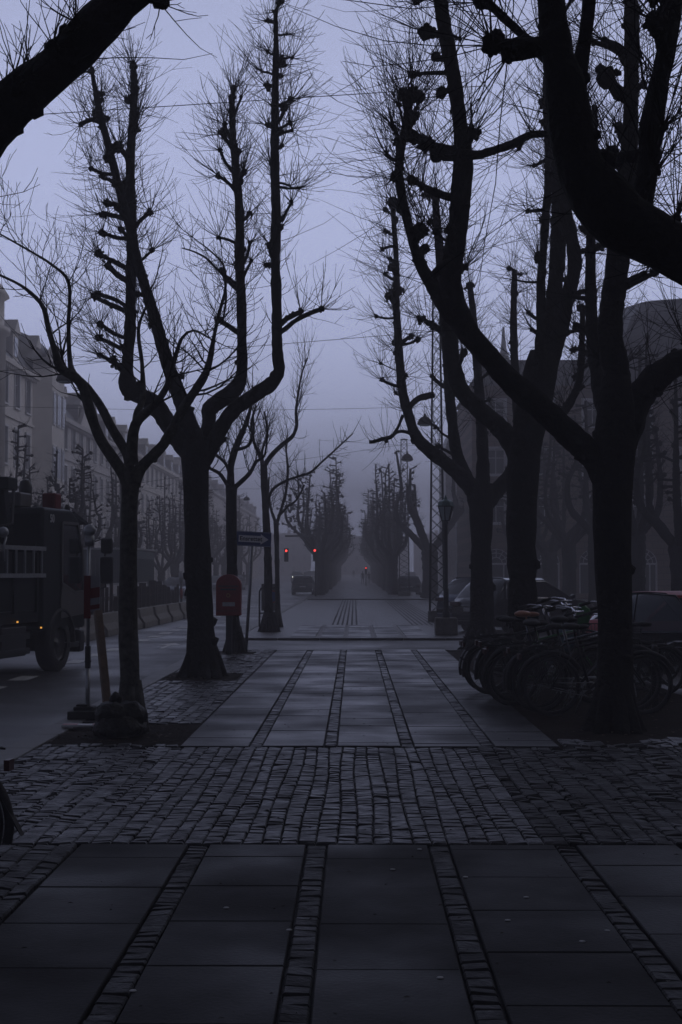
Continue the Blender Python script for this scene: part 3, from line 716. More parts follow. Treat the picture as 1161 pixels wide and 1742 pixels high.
young([(222, 805, 18), (215, 770, 17), (191, 729, 16), (172, 692, 15), (150, 660, 13), (126, 635, 11), (119, 610, 9), (117, 553, 7), (117, 481, 6), (88, 450, 4.5), (46, 424, 3.5), (0, 398, 3)], .1, .5, 14)
young([(224, 790, 22), (227, 735, 19), (238, 712, 17), (262, 690, 13), (281, 664, 11), (292, 632, 9), (299, 606, 8), (310, 575, 6), (330, 562, 4), (356, 575, 3)], -.1, -.7, 12)
young([(226, 770, 16), (233, 708, 13), (243, 677, 10), (242, 620, 7), (236, 560, 6), (250, 520, 3.5)], .1, .9, 10)
young([(228, 825, 22), (240, 796, 19), (279, 755, 17), (310, 698, 16), (341, 651, 14), (355, 622, 12), (366, 565, 7), (374, 530, 6), (384, 490, 4.5), (380, 450, 3.5), (350, 420, 2.5)], 0, .5, 16)
t.done()

# B: large pollard ---------------------------------------------------------------
t = Tree('large black pollard tree with four upright knobbly leaders, left of the red mailbox', (345, 1150), 23.7, seed=21, group='street trees on the left')
t.trunk([(345, 1150, 70), (344, 1120, 54), (341, 1060, 48), (338, 980, 44), (335, 900, 43), (334, 840, 43), (333, 800, 46), (336, 775, 58), (338, 750, 52)])
kw = dict(dens=9, tl=(.25, .75), kl=(.35, .95), rstub=.45, nt=13)
t.limb([(332, 785, 34), (311, 756, 32), (288, 723, 30), (265, 691, 32), (243, 675, 30), (222, 661, 32), (216, 648, 28), (217, 619, 20), (221, 570, 19), (223, 520, 19), (223, 465, 18), (225, 388, 18), (222, 310, 17), (223, 258, 15), (226, 207, 14), (229, 155, 13), (227, 112, 9)], 0, .5, tmin=.45,
  stubs=[(204, 251, 9, 10), (207, 390, 6), (168, 431, 8, 8), (183, 452, 7, 10), (160, 504, 8, 8), (166, 500, 7), (171, 551, 6), (168, 574, 7, 7), (207, 590, 6), (171, 605, 6), (191, 613, 9, 10), (260, 425, 5, 5), (235, 199, 4), (229, 150, 8), (226, 112, 6)], **kw)
t.limb([(334, 780, 28), (334, 749, 28), (317, 707, 27), (304, 671, 27), (291, 635, 26), (280, 600, 22), (264, 543, 19), (248, 491, 18), (233, 439, 17), (222, 388, 16), (207, 336, 15), (194, 284, 14), (181, 233, 12), (171, 196, 12), (163, 155, 9), (154, 108, 6)], 0, -.6, tmin=.3,
  stubs=[(137, 212, 5, 8, .05), (155, 204, 4), (155, 286, 5, 6), (176, 300, 6, 6), (180, 202, 7), (173, 170, 5), (183, 346, 8, 8), (176, 364, 7, 8), (174, 396, 7, 7), (256, 361, 7, 7, .4), (142, 122, 3, 4), (309, 638, 6), (160, 104, 3, 3)], **kw)
t.limb([(342, 785, 26), (350, 749, 24), (356, 717, 25), (357, 695, 26), (376, 681, 28), (400, 662, 27), (411, 638, 22), (412, 590, 18), (411, 517, 17), (408, 439, 16), (408, 362, 16), (401, 284, 14), (396, 217, 12), (395, 165, 10)], 0, .7, tmin=.45,
  stubs=[(382, 212, 6, 6), (411, 165, 4, 5), (396, 165, 7), (375, 256, 5, 6), (407, 257, 6), (371, 298, 6, 6), (407, 300, 7, 7), (372, 404, 5, 5, .05), (426, 412, 5, 6, .4), (428, 444, 4, 5, .5), (377, 460, 6, 8, .3), (371, 544, 7, 9, .2)], **kw)
t.limb([(345, 790, 30), (363, 755, 28), (383, 717, 26), (403, 694, 25), (435, 671, 24), (462, 652, 25), (475, 630, 21), (472, 593, 19), (471, 517, 18), (469, 439, 17), (470, 362, 17), (468, 284, 16), (468, 207, 14), (469, 129, 12), (470, 67, 9), (469, 22, 7)], 0, -.5, tmin=.4,
  stubs=[(469, 20, 5), (455, 35, 4), (488, 58, 3, 4), (456, 88, 4, 4), (498, 98, 3, 4), (446, 122, 3, 4), (496, 169, 5, 6), (494, 209, 5, 5), (497, 222, 4, 5), (456, 212, 6, 5), (480, 248, 5), (509, 320, 3.5, 4, .03), (493, 316, 3, 4, .03), (496, 344, 5, 5, .5), (548, 525, 5, 8, .5), (512, 530, 6, 9, .3), (468, 182, 6), (460, 276, 4)], **kw)
t.limb([(406, 490, 8), (392, 475, 6), (374, 462, 5), (352, 440, 4), (330, 428, 3), (310, 422, 2)], .6, .9, tmin=.2, dens=9, tl=(.3, .7), knots=.5)
t.limb([(380, 545, 3), (385, 500, 4), (380, 470, 3.5), (372, 462, 3)], .5, .7, tmin=.1, dens=8, tl=(.3, .7), knots=.5)
t.done()

# small trees by the mailbox -------------------------------------------------------
t = Tree('small bare tree rising directly behind the red mailbox', (400, 1110), 30.9, name='young_tree', seed=31, group='street trees on the left')
t.trunk([(401, 1110, 34), (399, 1080, 26), (397, 1040, 20), (395, 960, 18), (394, 890, 18), (394, 845, 19), (394, 826, 20)])
def small(L, dd, d1, n=8, bl=(.5, 1.1), lev=1, t0=.25):
    pp, rr = t.limb(L, dd, d1, dens=7, tl=(.25, .8), tr=(.008, .0035), knots=1)
    for k in range(n):
        i = t.rng.randrange(int(len(pp)*t0), len(pp)); branchy(t.tw, pp[i], Vector((t.rng.uniform(-.7, .7), t.rng.uniform(-.7, .7), 1)), t.rng.uniform(*bl), .014, lev, t.rng, .12, .16)
small([(394, 835, 9), (383, 818, 7), (373, 805, 6), (353, 794, 5), (342, 780, 3)], 0, -.5)
small([(393, 831, 14), (393, 795, 12), (399, 769, 12), (406, 750, 11), (419, 720, 8), (427, 691, 5), (430, 655, 3)], 0, .4, 14)
small([(397, 831, 9), (410, 820, 8), (425, 805, 7), (437, 785, 5), (450, 776, 4), (455, 745, 3)], 0, .2)
small([(393, 815, 7), (385, 790, 6), (368, 775, 5), (352, 770, 3.5), (348, 740, 2.5)], 0, .7)
small([(400, 765, 7), (415, 762, 6), (425, 755, 5), (432, 735, 4), (430, 705, 3)], 0, -.6)
t.done()
t = Tree('thin crooked tree beyond the one-way sign, with a long branch arching right', (458, 1072), 42, name='young_tree', seed=32, group='street trees on the left')
t.trunk([(459, 1072, 30), (458, 1055, 18), (457, 1020, 14), (456, 950, 13), (453, 880, 12), (450, 820, 12), (449, 785, 12)])
small([(449, 795, 9), (461, 776, 8), (481, 756, 8), (498, 742, 7), (505, 723, 6), (504, 700, 5), (507, 674, 4), (514, 635, 3), (524, 609, 2)], 0, -.6, 16, (.6, 1.3))
small([(449, 790, 7), (440, 770, 6), (432, 750, 5), (428, 720, 4), (436, 690, 3)], 0, .6, 10)
small([(450, 800, 6), (446, 770, 5), (455, 735, 4), (450, 700, 3)], 0, .2, 10)
small([(455, 880, 5), (458, 848, 5), (468, 829, 5), (494, 815, 4), (527, 804, 4), (550, 784, 3.5), (570, 766, 3), (600, 738, 2)], 0, -.5, 8, (.3, .7), 0, .5)
t.done()
t = Tree('slender pale-stemmed sapling standing right of the metal sign frame', (473, 1064), 45.5, name='young_tree', barkm='bark_young', seed=33, group='street trees on the left')
t.trunk([(474, 1064, 15), (473, 1040, 9), (472, 980, 8), (471, 920, 8), (470, 888, 9)])
small([(470, 890, 6), (462, 868, 5), (457, 840, 4), (458, 812, 3)], 0, .3, 8)
small([(471, 892, 6), (480, 862, 5), (487, 835, 5), (490, 800, 4), (487, 760, 3), (490, 735, 2)], 0, -.4, 12)
small([(474, 878, 5), (490, 862, 4), (505, 850, 3.5), (518, 825, 3)], 0, .5, 8)
t.done()

# C: farthest of the three right-hand trees -----------------------------------------
KR = dict(kl=(.4, 1.0), tr=(.0066, .0026), nt=12)
t = Tree('black pollard tree before the parked black car, one long leader swept left', (820, 1106), 32.5, seed=41, group='street trees on the right')
t.trunk([(821, 1103, 58), (820, 1070, 42), (820, 1000, 36), (819, 930, 36), (819, 880, 38), (818, 850, 46), (815, 825, 44)])
t.limb([(818, 865, 34), (805, 832, 30), (770, 797, 26), (736, 770, 24), (710, 745, 20), (695, 705, 17), (685, 664, 16), (680, 613, 14), (677, 561, 13), (674, 509, 13), (675, 483, 12), (674, 432, 10), (671, 388, 9), (669, 348, 9)], 0, -.5, tmin=.3, dens=11, tl=(.35, .95), rstub=.5,
  stubs=[(668, 343, 10), (656, 357, 5, 4), (656, 393, 5, 5), (650, 424, 4, 5, .05), (656, 467, 5, 5), (661, 503, 7, 6, .5), (684, 494, 6), (640, 538, 4, 4, .1), (650, 646, 5, 5), (700, 572, 6, 6), (712, 577, 5, 5), (648, 618, 3, 2), (664, 440, 5)], **KR)
t.limb([(702, 738, 8), (688, 734, 6), (676, 735, 6), (664, 744, 7), (650, 747, 7), (638, 751, 6), (629, 752, 7)], -.3, -.5, tmin=.2, dens=12, tl=(.3, .8), stubs=[(657, 750, 4, 4, 0)], **KR)
t.limb([(686, 706, 6), (682, 716, 5), (677, 728, 5), (670, 738, 5)], -.35, -.4, tmin=.2, dens=3, knots=1)
t.limb([(694, 696, 10), (702, 686, 9), (712, 678, 11), (725, 674, 12), (738, 672, 11)], -.3, 0, tmin=.2, dens=5, tl=(.2, .6), knots=6)
t.limb([(815, 850, 30), (795, 815, 24), (777, 770, 20), (770, 720, 19), (765, 670, 18), (761, 615, 17), (757, 560, 15), (754, 500, 13), (756, 440, 10)], .3, 1.0, tmin=.25, dens=11, tl=(.35, .95), rstub=.6, stubs=[(741, 726, 5, 4), (746, 760, 6, 5), (785, 606, 6), (735, 640, 5)], **KR)
t.limb([(822, 860, 34), (845, 835, 28), (868, 808, 24), (885, 770, 20), (880, 700, 16), (876, 620, 14), (874, 540, 12), (876, 460, 9)], .1, 1.5, tmin=.3, dens=10, tl=(.35, .95), rstub=.6, **KR)
t.limb([(820, 850, 28), (822, 790, 22), (818, 700, 18), (812, 620, 15), (806, 540, 12), (800, 490, 10)], .4, 2.2, tmin=.3, dens=10, tl=(.35, .95), rstub=.6, stubs=[(795, 545, 5), (800, 486, 9)], **KR)
t.done()
# D -----------------------------------------------------------------------------------
t = Tree('thick black pollard tree rising out of the parked bicycles, its leaders bundled upright', (890, 1148), 24.2, seed=42, group='street trees on the right')
t.trunk([(891, 1146, 78), (890, 1100, 58), (890, 1040, 50), (889, 960, 50), (887, 900, 52), (889, 830, 54), (893, 770, 56), (903, 715, 60), (915, 660, 58), (926, 600, 50)])
KD = dict(kl=(.4, 1.0), tr=(.0055, .0022), nt=12)
t.limb([(890, 800, 36), (870, 752, 32), (845, 722, 30), (812, 694, 30), (786, 665, 30), (772, 625, 28), (765, 570, 26), (758, 510, 22), (750, 440, 18), (744, 380, 14), (740, 320, 11)], .2, 1.2, tmin=.4, dens=10, tl=(.35, 1.0), rstub=.5, stubs=[(716, 543, 9, 7, .15), (730, 550, 7, 8), (792, 455, 6, 5), (790, 600, 7)], **KD)
t.limb([(918, 640, 26), (921, 560, 18), (921, 480, 15), (925, 420, 14), (930, 350, 15), (934, 280, 14), (930, 200, 12), (928, 130, 9)], -.2, -.8, tmin=.15, dens=13, tl=(.4, 1.1), rstub=.5, bias=Vector((-.5, 0, .2)), stubs=[(873, 475, 3, 4, .15), (898, 359, 5, 6, .1), (909, 282, 4, 6, .05), (915, 441, 7, 7), (905, 560, 5)], **KD)
t.limb([(924, 640, 38), (936, 560, 30), (945, 480, 28), (950, 420, 27), (950, 350, 24), (948, 280, 22), (950, 200, 18), (955, 100, 14), (957, 20, 10)], .1, .5, tmin=.15, dens=12, tl=(.4, 1.1), rstub=.5, **KD)
t.limb([(928, 640, 34), (950, 570, 28), (968, 500, 25), (978, 450, 24), (972, 400, 22), (962, 350, 20), (965, 270, 18), (972, 180, 14), (976, 100, 10)], 0, -.4, tmin=.15, dens=12, tl=(.4, 1.1), rstub=.5, stubs=[(1006, 424, 8, 7, .1), (1026, 420, 6, 8, .1), (1011, 494, 7, 8, .15), (1000, 560, 6, 6)], **KD)
t.limb([(900, 740, 26), (930, 715, 18), (960, 700, 15), (985, 650, 13), (990, 590, 11), (992, 520, 9)], .3, 1.6, tmin=.2, dens=12, tl=(.4, 1.0), rstub=.7, **KD)
t.done()
# E -------------------------------------------------------------------------------------
t = Tree('massive black pollard trunk nearest on the right, one limb crossing left over the path', (1045, 1238), 15.7, seed=43, group='street trees on the right')
t.trunk([(1046, 1240, 84), (1046, 1190, 66), (1047, 1120, 60), (1046, 1040, 60), (1042, 940, 62), (1041, 860, 66), (1043, 800, 70), (1047, 740, 66), (1049, 690, 56), (1048, 640, 48)])
KE = dict(kl=(.45, 1.15), tr=(.005, .0018), nt=14)
t.limb([(1040, 830, 50), (1010, 780, 46), (965, 735, 44), (922, 695, 43), (875, 655, 42), (832, 607, 40), (795, 563, 40), (772, 515, 42), (767, 470, 38), (775, 420, 34), (781, 370, 34), (786, 310, 35), (789, 262, 34), (783, 210, 27), (776, 155, 25), (767, 103, 25), (757, 50, 25), (750, 0, 24), (745, -60, 18), (742, -110, 14)], 0, -.6, tmin=.36, dens=9, tl=(.4, 1.2), rstub=.35, bias=Vector((-.2, 0, .1)),
  stubs=[(723, 57, 14, 13, .2), (709, 3, 7, 9, .15), (701, 127, 9, 7, .15), (751, 160, 10, 10, .05), (782, 67, 4, 5, .15), (702, 232, 15, 15, .3), (722, 246, 13, 17, .2), (742, 262, 12, 20, .1), (700, 305, 9, 10, .3), (718, 318, 7, 10, .25), (792, 455, 6, 6), (742, 395, 6, 4), (803, 215, 5)], **KE)
t.limb([(790, 556, 30), (762, 530, 28), (740, 492, 26), (716, 450, 20), (703, 412, 17), (692, 370, 16), (682, 320, 16), (679, 284, 16), (684, 245, 15), (692, 207, 15), (696, 165, 15)], -.3, .3, tmin=.2, dens=13, tl=(.4, 1.2), rstub=.5, bias=Vector((-.4, 0, .1)),
  stubs=[(686, 158, 11), (700, 158, 12), (679, 178, 5, 5), (667, 212, 6, 8), (658, 264, 4, 6, .0), (672, 300, 11, 10, .05), (726, 392, 5, 5), (693, 228, 10), (676, 240, 8)], **KE)
t.limb([(735, 472, 14), (750, 455, 16), (770, 446, 16)], -.2, -.4, tmin=.3, dens=4, knots=1)
t.limb([(790, 262, 18), (812, 264, 16), (840, 256, 14), (872, 245, 14), (904, 229, 13), (930, 228, 12), (960, 222, 8)], -.5, -.9, tmin=.1, dens=5, tl=(.2, .7), stubs=[(905, 228, 8), (884, 252, 6)], **KE)
t.limb([(1048, 700, 50), (1049, 640, 46), (1040, 585, 44), (1039, 546, 44), (1046, 490, 43), (1052, 435, 42), (1058, 380, 38), (1066, 310, 34), (1072, 240, 28), (1074, 160, 26), (1075, 80, 25), (1074, 0, 24), (1072, -80, 18), (1070, -130, 12)], 0, .5, tmin=.2, dens=10, tl=(.4, 1.2), rstub=.4,
  stubs=[(1033, 132, 20, 22, .1), (1039, 265, 15, 9), (1053, 215, 9, 10), (1005, 70, 8, 10, .1), (1028, 68, 7, 10, .05), (1116, 463, 8, 10, .2), (1095, 466, 8, 10, .1), (1012, 600, 6)], **KE)
t.limb([(1048, 790, 56), (1068, 720, 52), (1092, 670, 50), (1130, 632, 46), (1175, 608, 42), (1230, 580, 36), (1260, 520, 28), (1265, 400, 24), (1270, 250, 18), (1272, 100, 12)], 0, .8, tmin=.12, dens=9, tl=(.5, 1.2), rstub=.35, bias=Vector((0, 0, .3)), **KE)
t.limb([(1046, 760, 40), (1035, 720, 30, 1.0), (1020, 660, 26, 1.8), (1008, 560, 22, 2.4), (1005, 440, 18, 2.6), (1010, 300, 14, 2.7), (1012, 180, 10, 2.8)], stubs=[], tmin=.3, dens=10, tl=(.4, 1.1), rstub=.5, **KE)
t.done()
# F: near right tree, trunk outside the frame ---------------------------------------------
t = Tree('nearest tree on the right, its thick forked limb filling the upper right corner', (1545, 1500), 7.6, seed=44, group='street trees on the right')
t.trunk([(1545, 1520, 200), (1545, 1400, 150), (1545, 1200, 130), (1540, 900, 125), (1535, 700, 135)])
KF = dict(kl=(.5, 1.1), tr=(.0042, .0016), nt=16)
t.limb([(1535, 800, 120), (1460, 640, 115), (1360, 540, 110), (1250, 470, 108), (1161, 432, 92), (1105, 402, 94), (1060, 375, 96), (1020, 336, 96), (992, 292, 86), (975, 240, 76), (968, 190, 72), (960, 138, 70), (950, 97, 62), (942, 40, 54), (938, 0, 50), (932, -60, 46), (930, -200, 50), (925, -350, 36)], 0, -.2, tmin=.4, dens=18, tl=(.3, .8), bias=Vector((-.3, 0, .2)), knots=3,
  stubs=[(837, 76, 20, 22, .02), (865, 95, 16, 24, .02), (1150, 372, 12)], **KF)
t.limb([(942, 115, 20), (915, 88, 16), (890, 61, 14), (857, 30, 14), (835, 8, 14), (815, -20, 14)], -.1, .1, tmin=.1, dens=10, tl=(.3, .8), stubs=[(818, 4, 13, 12), (828, -8, 12)], **KF)
t.limb([(975, 190, 40), (985, 125, 30), (996, 60, 24), (1003, 0, 23), (1008, -80, 18), (1010, -160, 12)], 0, .1, tmin=.1, dens=10, tl=(.3, .8), **KF)
t.limb([(1060, 390, 44), (1090, 345, 42), (1103, 280, 37), (1107, 225, 38), (1120, 150, 36), (1135, 80, 34), (1147, 0, 30), (1155, -100, 26), (1160, -220, 20)], .2, .5, tmin=.12, dens=12, tl=(.3, .9), rstub=.3,
  stubs=[(1118, 38, 20, 20, .05), (1130, 215, 8, 8), (1116, 290, 10, 9), (1128, 20, 14)], **KF)
t.limb([(1180, 430, 60), (1220, 380, 40), (1235, 300, 34), (1245, 150, 28), (1250, 0, 22)], .2, .7, tmin=.12, dens=12, tl=(.4, 1.0), rstub=.5, **KF)
t.done()
# left near tree, trunk outside the frame ------------------------------------------------------
t = Tree('nearest tree on the left, only its thick black limb crossing the upper left corner', (-190, 1540), 7.4, seed=45, group='street trees on the left')
t.trunk([(-205, 1540, 190), (-205, 1400, 140), (-205, 1150, 125), (-205, 800, 122), (-205, 600, 130)])
t.limb([(-205, 720, 110), (-190, 560, 100), (-150, 420, 96), (-80, 300, 92), (-20, 220, 92), (20, 178, 86), (60, 143, 80), (105, 108, 76), (150, 62, 74), (190, 20, 68), (235, -12, 56), (290, -60, 46), (330, -160, 40), (340, -300, 30)], 0, -.3, tmin=.35, dens=6, tl=(.25, .75), knots=3,
  stubs=[(272, 4, 13, 22, .02), (130, 38, 11, 14), (90, 78, 12, 14), (30, 130, 13, 16), (48, 112, 8, 10), (10, 150, 10)], kl=(.12, .42), tr=(.0038, .0016), nt=11)
t.done()

# ---------------------------------------------------------------- foggy rows
def pollard_proto(seed, H, r, nl, spread, fork, thick=1.0):
    rng = random.Random(seed); b = MB(); tw = MB()
    limb_mesh(b, [Vector((0, 0, -.1)), Vector((0, 0, .35)), Vector((rng.uniform(-.06, .06), 0, fork*.6)), Vector((0, 0, fork)), Vector((0, 0, fork+.4))], [r*1.5, r*1.05, r, r*1.1, r*.9], rng, 12, .06)
    for k in range(nl):
        a = 2*math.pi*k/nl+rng.uniform(-.35, .35); sp = spread*rng.uniform(.55, 1.1); h = H*rng.uniform(.68, 1.06)
        d = Vector((math.cos(a), math.sin(a), 0)); lr = r*rng.uniform(.38, .5)
        pts = [Vector((0, 0, fork-.1)), d*sp*.55+Vector((0, 0, fork+sp*.55)), d*sp+Vector((0, 0, fork+sp*.95+.2)), d*(sp+.1)+Vector((0, 0, fork+sp+1.2)), d*(sp+rng.uniform(-.3, .1))+Vector((0, 0, (fork+h)/2+1)), d*(sp+rng.uniform(-.4, .2))+Vector((0, 0, h))]
        pp, rr = limb_mesh(b, pts, [lr, lr*.9, lr*.8, lr*.65, lr*.5, lr*.28], rng, 7, .08)
        for i in range(int(len(pp)*.35), len(pp), 3):
            if rng.random() < .75:
                e = rdir(rng); e.z = abs(e.z)*.4; e.normalize(); q = pp[i]+e*rng.uniform(.2, .65)
                b.tube([pp[i], q], [.05, .045], 5); b.ball(q, rng.uniform(.07, .12), 1, rn=.2, rng=rng)
                for j in range(6): twig(tw, q, rdir(rng)+e*.7+Vector((0, 0, .4)), rng.uniform(.3, .7), .008*thick, .004*thick, rng, n=2, sub=0)
        limb_twigs(tw, pp, rr, rng, 3.5, (.3, .7), (.008*thick, .004*thick), int(len(pp)*.3))
    root = empty('pollard_tree', (0, 0, 0)); b.build('trunk', 'bark', root); tw.build('crown', 'twig', root, smooth=False); return root
PR = [pollard_proto(s, H, r, n, sp, f) for s, H, r, n, sp, f in ((101, 10.6, .36, 6, 1.5, 3.0), (102, 9.8, .33, 6, 2.1, 2.8), (103, 11.2, .4, 5, 1.3, 3.2), (104, 11.2, .34, 6, 2.7, 3.0), (105, 10.6, .38, 6, 1.9, 2.6))]
PR.append(pollard_proto(110, 11.6, .56, 5, 3.3, 3.1)); used = set(); rt = random.Random(77)
ORD = ['first', 'second', 'third', 'fourth', 'fifth', 'sixth', 'seventh', 'eighth', 'ninth', 'tenth', 'eleventh', 'twelfth', 'thirteenth', 'fourteenth', 'fifteenth', 'sixteenth', 'seventeenth', 'eighteenth', 'nineteenth', 'twentieth']
def place_tree(x, y, label, group, s=1, k=None):
    k = rt.randrange(5) if k is None else k
    o = PR[k] if k not in used else copy_tree(PR[k]); used.add(k)
    o.location = (x, y, gz(y)); o.rotation_euler = (0, 0, rt.uniform(0, 6.28)); o.scale = (s, s, s); tag(o, label, 'tree', group); return o
for i in range(18):
    y = 109+i*8.3
    place_tree(-2.7+rt.uniform(-.15, .15), y, f'{ORD[i]} pollard tree of the misty avenue row left of the path, counted from the crossing', 'left avenue row in the fog', rt.uniform(.78, 1.0) if i else 1.0, 3 if i == 0 else None)
    place_tree(3.1+rt.uniform(-.15, .15), y+2, f'{ORD[i]} pollard tree of the misty avenue row right of the path, counted from the crossing', 'right avenue row in the fog', rt.uniform(.78, 1.0))
o = place_tree(5.3, 101, 'stout pollard tree with low wide limbs beside the far parked car and second mast', 'right avenue row in the fog', 1.0, 5)
for i in range(17):
    y = 53+i*8.2
    place_tree(-13.9+rt.uniform(-.3, .3), y, f'{ORD[i]} pollard tree across the left street before the pale houses, counted from the truck', 'far pavement row on the left', rt.uniform(.66, .76) if i < 7 else rt.uniform(.78, .95))
for i in range(6):
    y = 49+i*7.9
    place_tree(11+rt.uniform(-.3, .3), y, f'{ORD[i]} dark pollard tree across the right street, counted from the red car', 'far pavement row on the right', rt.uniform(.95, 1.1))
# ------------------------------------------------------------------ truck
def rbox(name, c, d, m, parent, bev=.03, rz=0):
    b = MB(); b.box(c, d, rz); o = b.build(name, m, parent, smooth=False)
    if bev: bevel(o, bev, 2)
    return o
def wheel(parent, c, r, w, side=1, name='wheel'):       # axle along x
    b = MB(); prof = [(r*.62, -w/2), (r*.93, -w/2), (r, -w*.36), (r, w*.36), (r*.93, w/2), (r*.62, w/2)]
    n = 28; i0 = 0
    for q, x in prof:
        for j in range(n):
            a = 2*math.pi*j/n; b.v.append(Vector((c[0]+x, c[1]+q*math.cos(a), c[2]+q*math.sin(a))))
    for i in range(len(prof)-1):
        for j in range(n):
            j2 = (j+1) % n; b.f.append((i*n+j, i*n+j2, (i+1)*n+j2, (i+1)*n+j))
    w_ = b.build(name, 'rubber', parent)
    h = MB(); xs = c[0]+side*w*.34; h.v = []
    for q, x in ((r*.62, xs), (r*.56, xs-side*.02), (r*.2, xs-side*.05), (r*.14, xs+side*.0)):
        for j in range(n):
            a = 2*math.pi*j/n; k = 1 if int(j/ (n/10)) % 2 == 0 or q > r*.5 else .8; h.v.append(Vector((x, c[1]+q*k*math.cos(a), c[2]+q*k*math.sin(a))))
    for i in range(3):
        for j in range(n):
            j2 = (j+1) % n; h.f.append((i*n+j, i*n+j2, (i+1)*n+j2, (i+1)*n+j))
    h.f.append(tuple(3*n+j for j in range(n))); h.build('rim', 'rim', w_)
    return w_
def truck():
    t = empty('crane_truck', (-5.02, 27.0, -.06), -math.atan2(.178, .984)); tag(t, 'dark crane truck with side ladder and red box lamp on its roof', 'truck')
    # local: x right (0 = right flank), y forward (0 = nose), z up
    cab = MB()
    cab.prism([(-.02, .75), (-.02, 1.25), (-.12, 2.2), (-.42, 2.78), (-.75, 2.92), (-2.05, 2.92), (-2.1, 2.8), (-2.1, .75)], -2.42, -.03, 'x')
    o = cab.build('cab', 'truck', t, smooth=False); bevel(o, .06, 3)
    g = MB(); g.prism([(-.22, 1.45), (-.3, 2.15), (-.52, 2.62), (-1.2, 2.62), (-1.2, 1.62), (-.6, 1.45)], -.035, -.018, 'x'); g.build('side_window', 'glass', t, smooth=False)
    f = MB()
    for a, c in (((-.18, 1.42), (-.27, 2.18)), ((-.27, 2.18), (-.5, 2.67)), ((-.5, 2.67), (-1.25, 2.67)), ((-1.25, 2.67), (-1.25, 1.58)), ((-1.25, 1.58), (-.6, 1.4)), ((-.6, 1.4), (-.18, 1.42))):
        f.beam((-.012, a[0], a[1]), (-.012, c[0], c[1]), .03, .05)
    f.build('window_frame', 'truck_light', t, smooth=False)
    ds = MB(); ds.prism([(-.06, 1.0), (-.13, 1.4), (-.6, 1.38), (-1.24, 1.55), (-1.3, 1.3), (-1.3, .95)], -.028, -.004, 'x'); ds.build('door_panel', 'truck_light', t, smooth=False)
    w = MB(); w.v += [Vector(p) for p in ((-2.25, .005, 1.4), (-.2, .005, 1.4), (-.25, -.09, 2.2), (-2.2, -.09, 2.2))]; w.f.append((0, 1, 2, 3)); w.build('windscreen', 'glass', t, smooth=False)
    v = MB(); v.prism([(.25, 2.68), (.27, 2.72), (-.45, 2.9), (-.5, 2.84)], -2.3, -.1, 'x'); v.build('sun_visor', 'truck', t, smooth=False)
    # roof furniture
    rbox('roof_cabinet', (-.95, -1.75, 3.06), (.9, .5, .26), 'truck_light', t)
    rbox('red_beacon_box', (-.3, -1.05, 3.06), (.26, .3, .3), 'beacon_red', t, .03)
    b = MB(); b.lathe([(.11, 2.93), (.12, 3.2), (.1, 3.3), (.04, 3.34)], (-.62, -1.5, .1), 12); b.build('dark_beacon', 'iron', t)
    b = MB()
    for k in range(4): b.lathe([(.05, 2.85), (.06, 2.98), (.03, 3.03)], (-.2-.3*k, -.55-.02*k, 0), 8)
    b.build('roof_lamp', 'iron', t)
    text_obj('50', .2, 'white_p', t, (-.015, -1.72, 2.72), (R(90), 0, R(90)), .004)
    # mirrors
    b = MB(); b.tube([(-.05, .02, 2.3), (.26, .2, 2.42), (.28, .2, 1.5), (-.02, .02, 1.35)], .022, 6); b.build('mirror_arm', 'iron', t)
    m = rbox('mirror', (.3, .2, 2.28), (.24, .1, .3), 'iron', t, .05); m = rbox('mirror', (.3, .2, 1.82), (.26, .11, .52), 'iron', t, .05)
    # chassis and body
    rbox('chassis', (-1.22, -3.9, .72), (.9, 7.6, .28), 'iron', t, .01)
    rbox('flatbed', (-1.24, -5.3, 1.02), (2.44, 6.0, .2), 'truck', t, .015)
    b = MB()
    b.box((-.04, -5.3, 1.62), (.06, 5.9, .98)); b.box((-2.42, -5.3, 1.62), (.06, 5.9, .98)); b.box((-1.24, -2.27, 1.7), (2.3, .06, 1.14)); b.box((-1.24, -8.27, 1.6), (2.3, .06, .94))
    for k in range(7): b.box((.005, -2.45-.95*k, 1.6), (.05, .07, 1.02))
    b.build('dropside', 'truck', t, smooth=False)
    b = MB(); b.box((-.2, -3.3, .62), (.36, 1.0, .5)); b.box((-.2, -5.0, .62), (.36, 1.6, .44)); o = b.build('side_locker', 'iron', t, smooth=False); bevel(o, .02)
    b = MB(); b.box((-.02, -4.3, .45), (.05, 3.2, .1)); b.box((-.02, -4.3, .7), (.05, 3.2, .1)); b.build('side_guard', 'iron', t, smooth=False)
    for y in (-1.25, -6.1, -7.3): wheel(t, (-.18, y, .5), .5, .3); wheel(t, (-2.26, y, .5), .5, .3, -1)
    b = MB(); b.torus((-.17, -1.25, .5), .6, .05, (1, 0, 0), 20, 6, 0, math.pi, 4.2); b.build('wheel_arch', 'rubber', t)
    b = MB(); b.box((-1.22, -.06, .5), (2.3, .25, .42)); o = b.build('bumper', 'iron', t, smooth=False); bevel(o, .05)
    rbox('step', (-.12, -.62, .45), (.22, .5, .1), 'iron', t, .02)
    for y, z in ((-2.25, .82), (-3.25, .95)): rbox('marker_lamp', (.012, y, z), (.015, .045, .028), 'amber_on', t, 0)
    # ladder on the side
    b = MB()
    for z in (1.72, 2.18): b.beam((.1, -2.3, z), (.1, -7.9, z), .035, .07)
    for k in range(16): b.beam((.1, -2.45-.36*k, 1.755), (.1, -2.45-.36*k, 2.145), .03, .03)
    b.build('ladder', 'galv', t, smooth=False)
    b = MB(); b.tube([(.13, -4.0, 2.35), (.14, -4.1, 2.2), (.12, -4.05, 1.95)], .02, 6); b.ball((.08, -4.0, 2.42), .09, 2); b.build('strap_hook', 'galv', t)
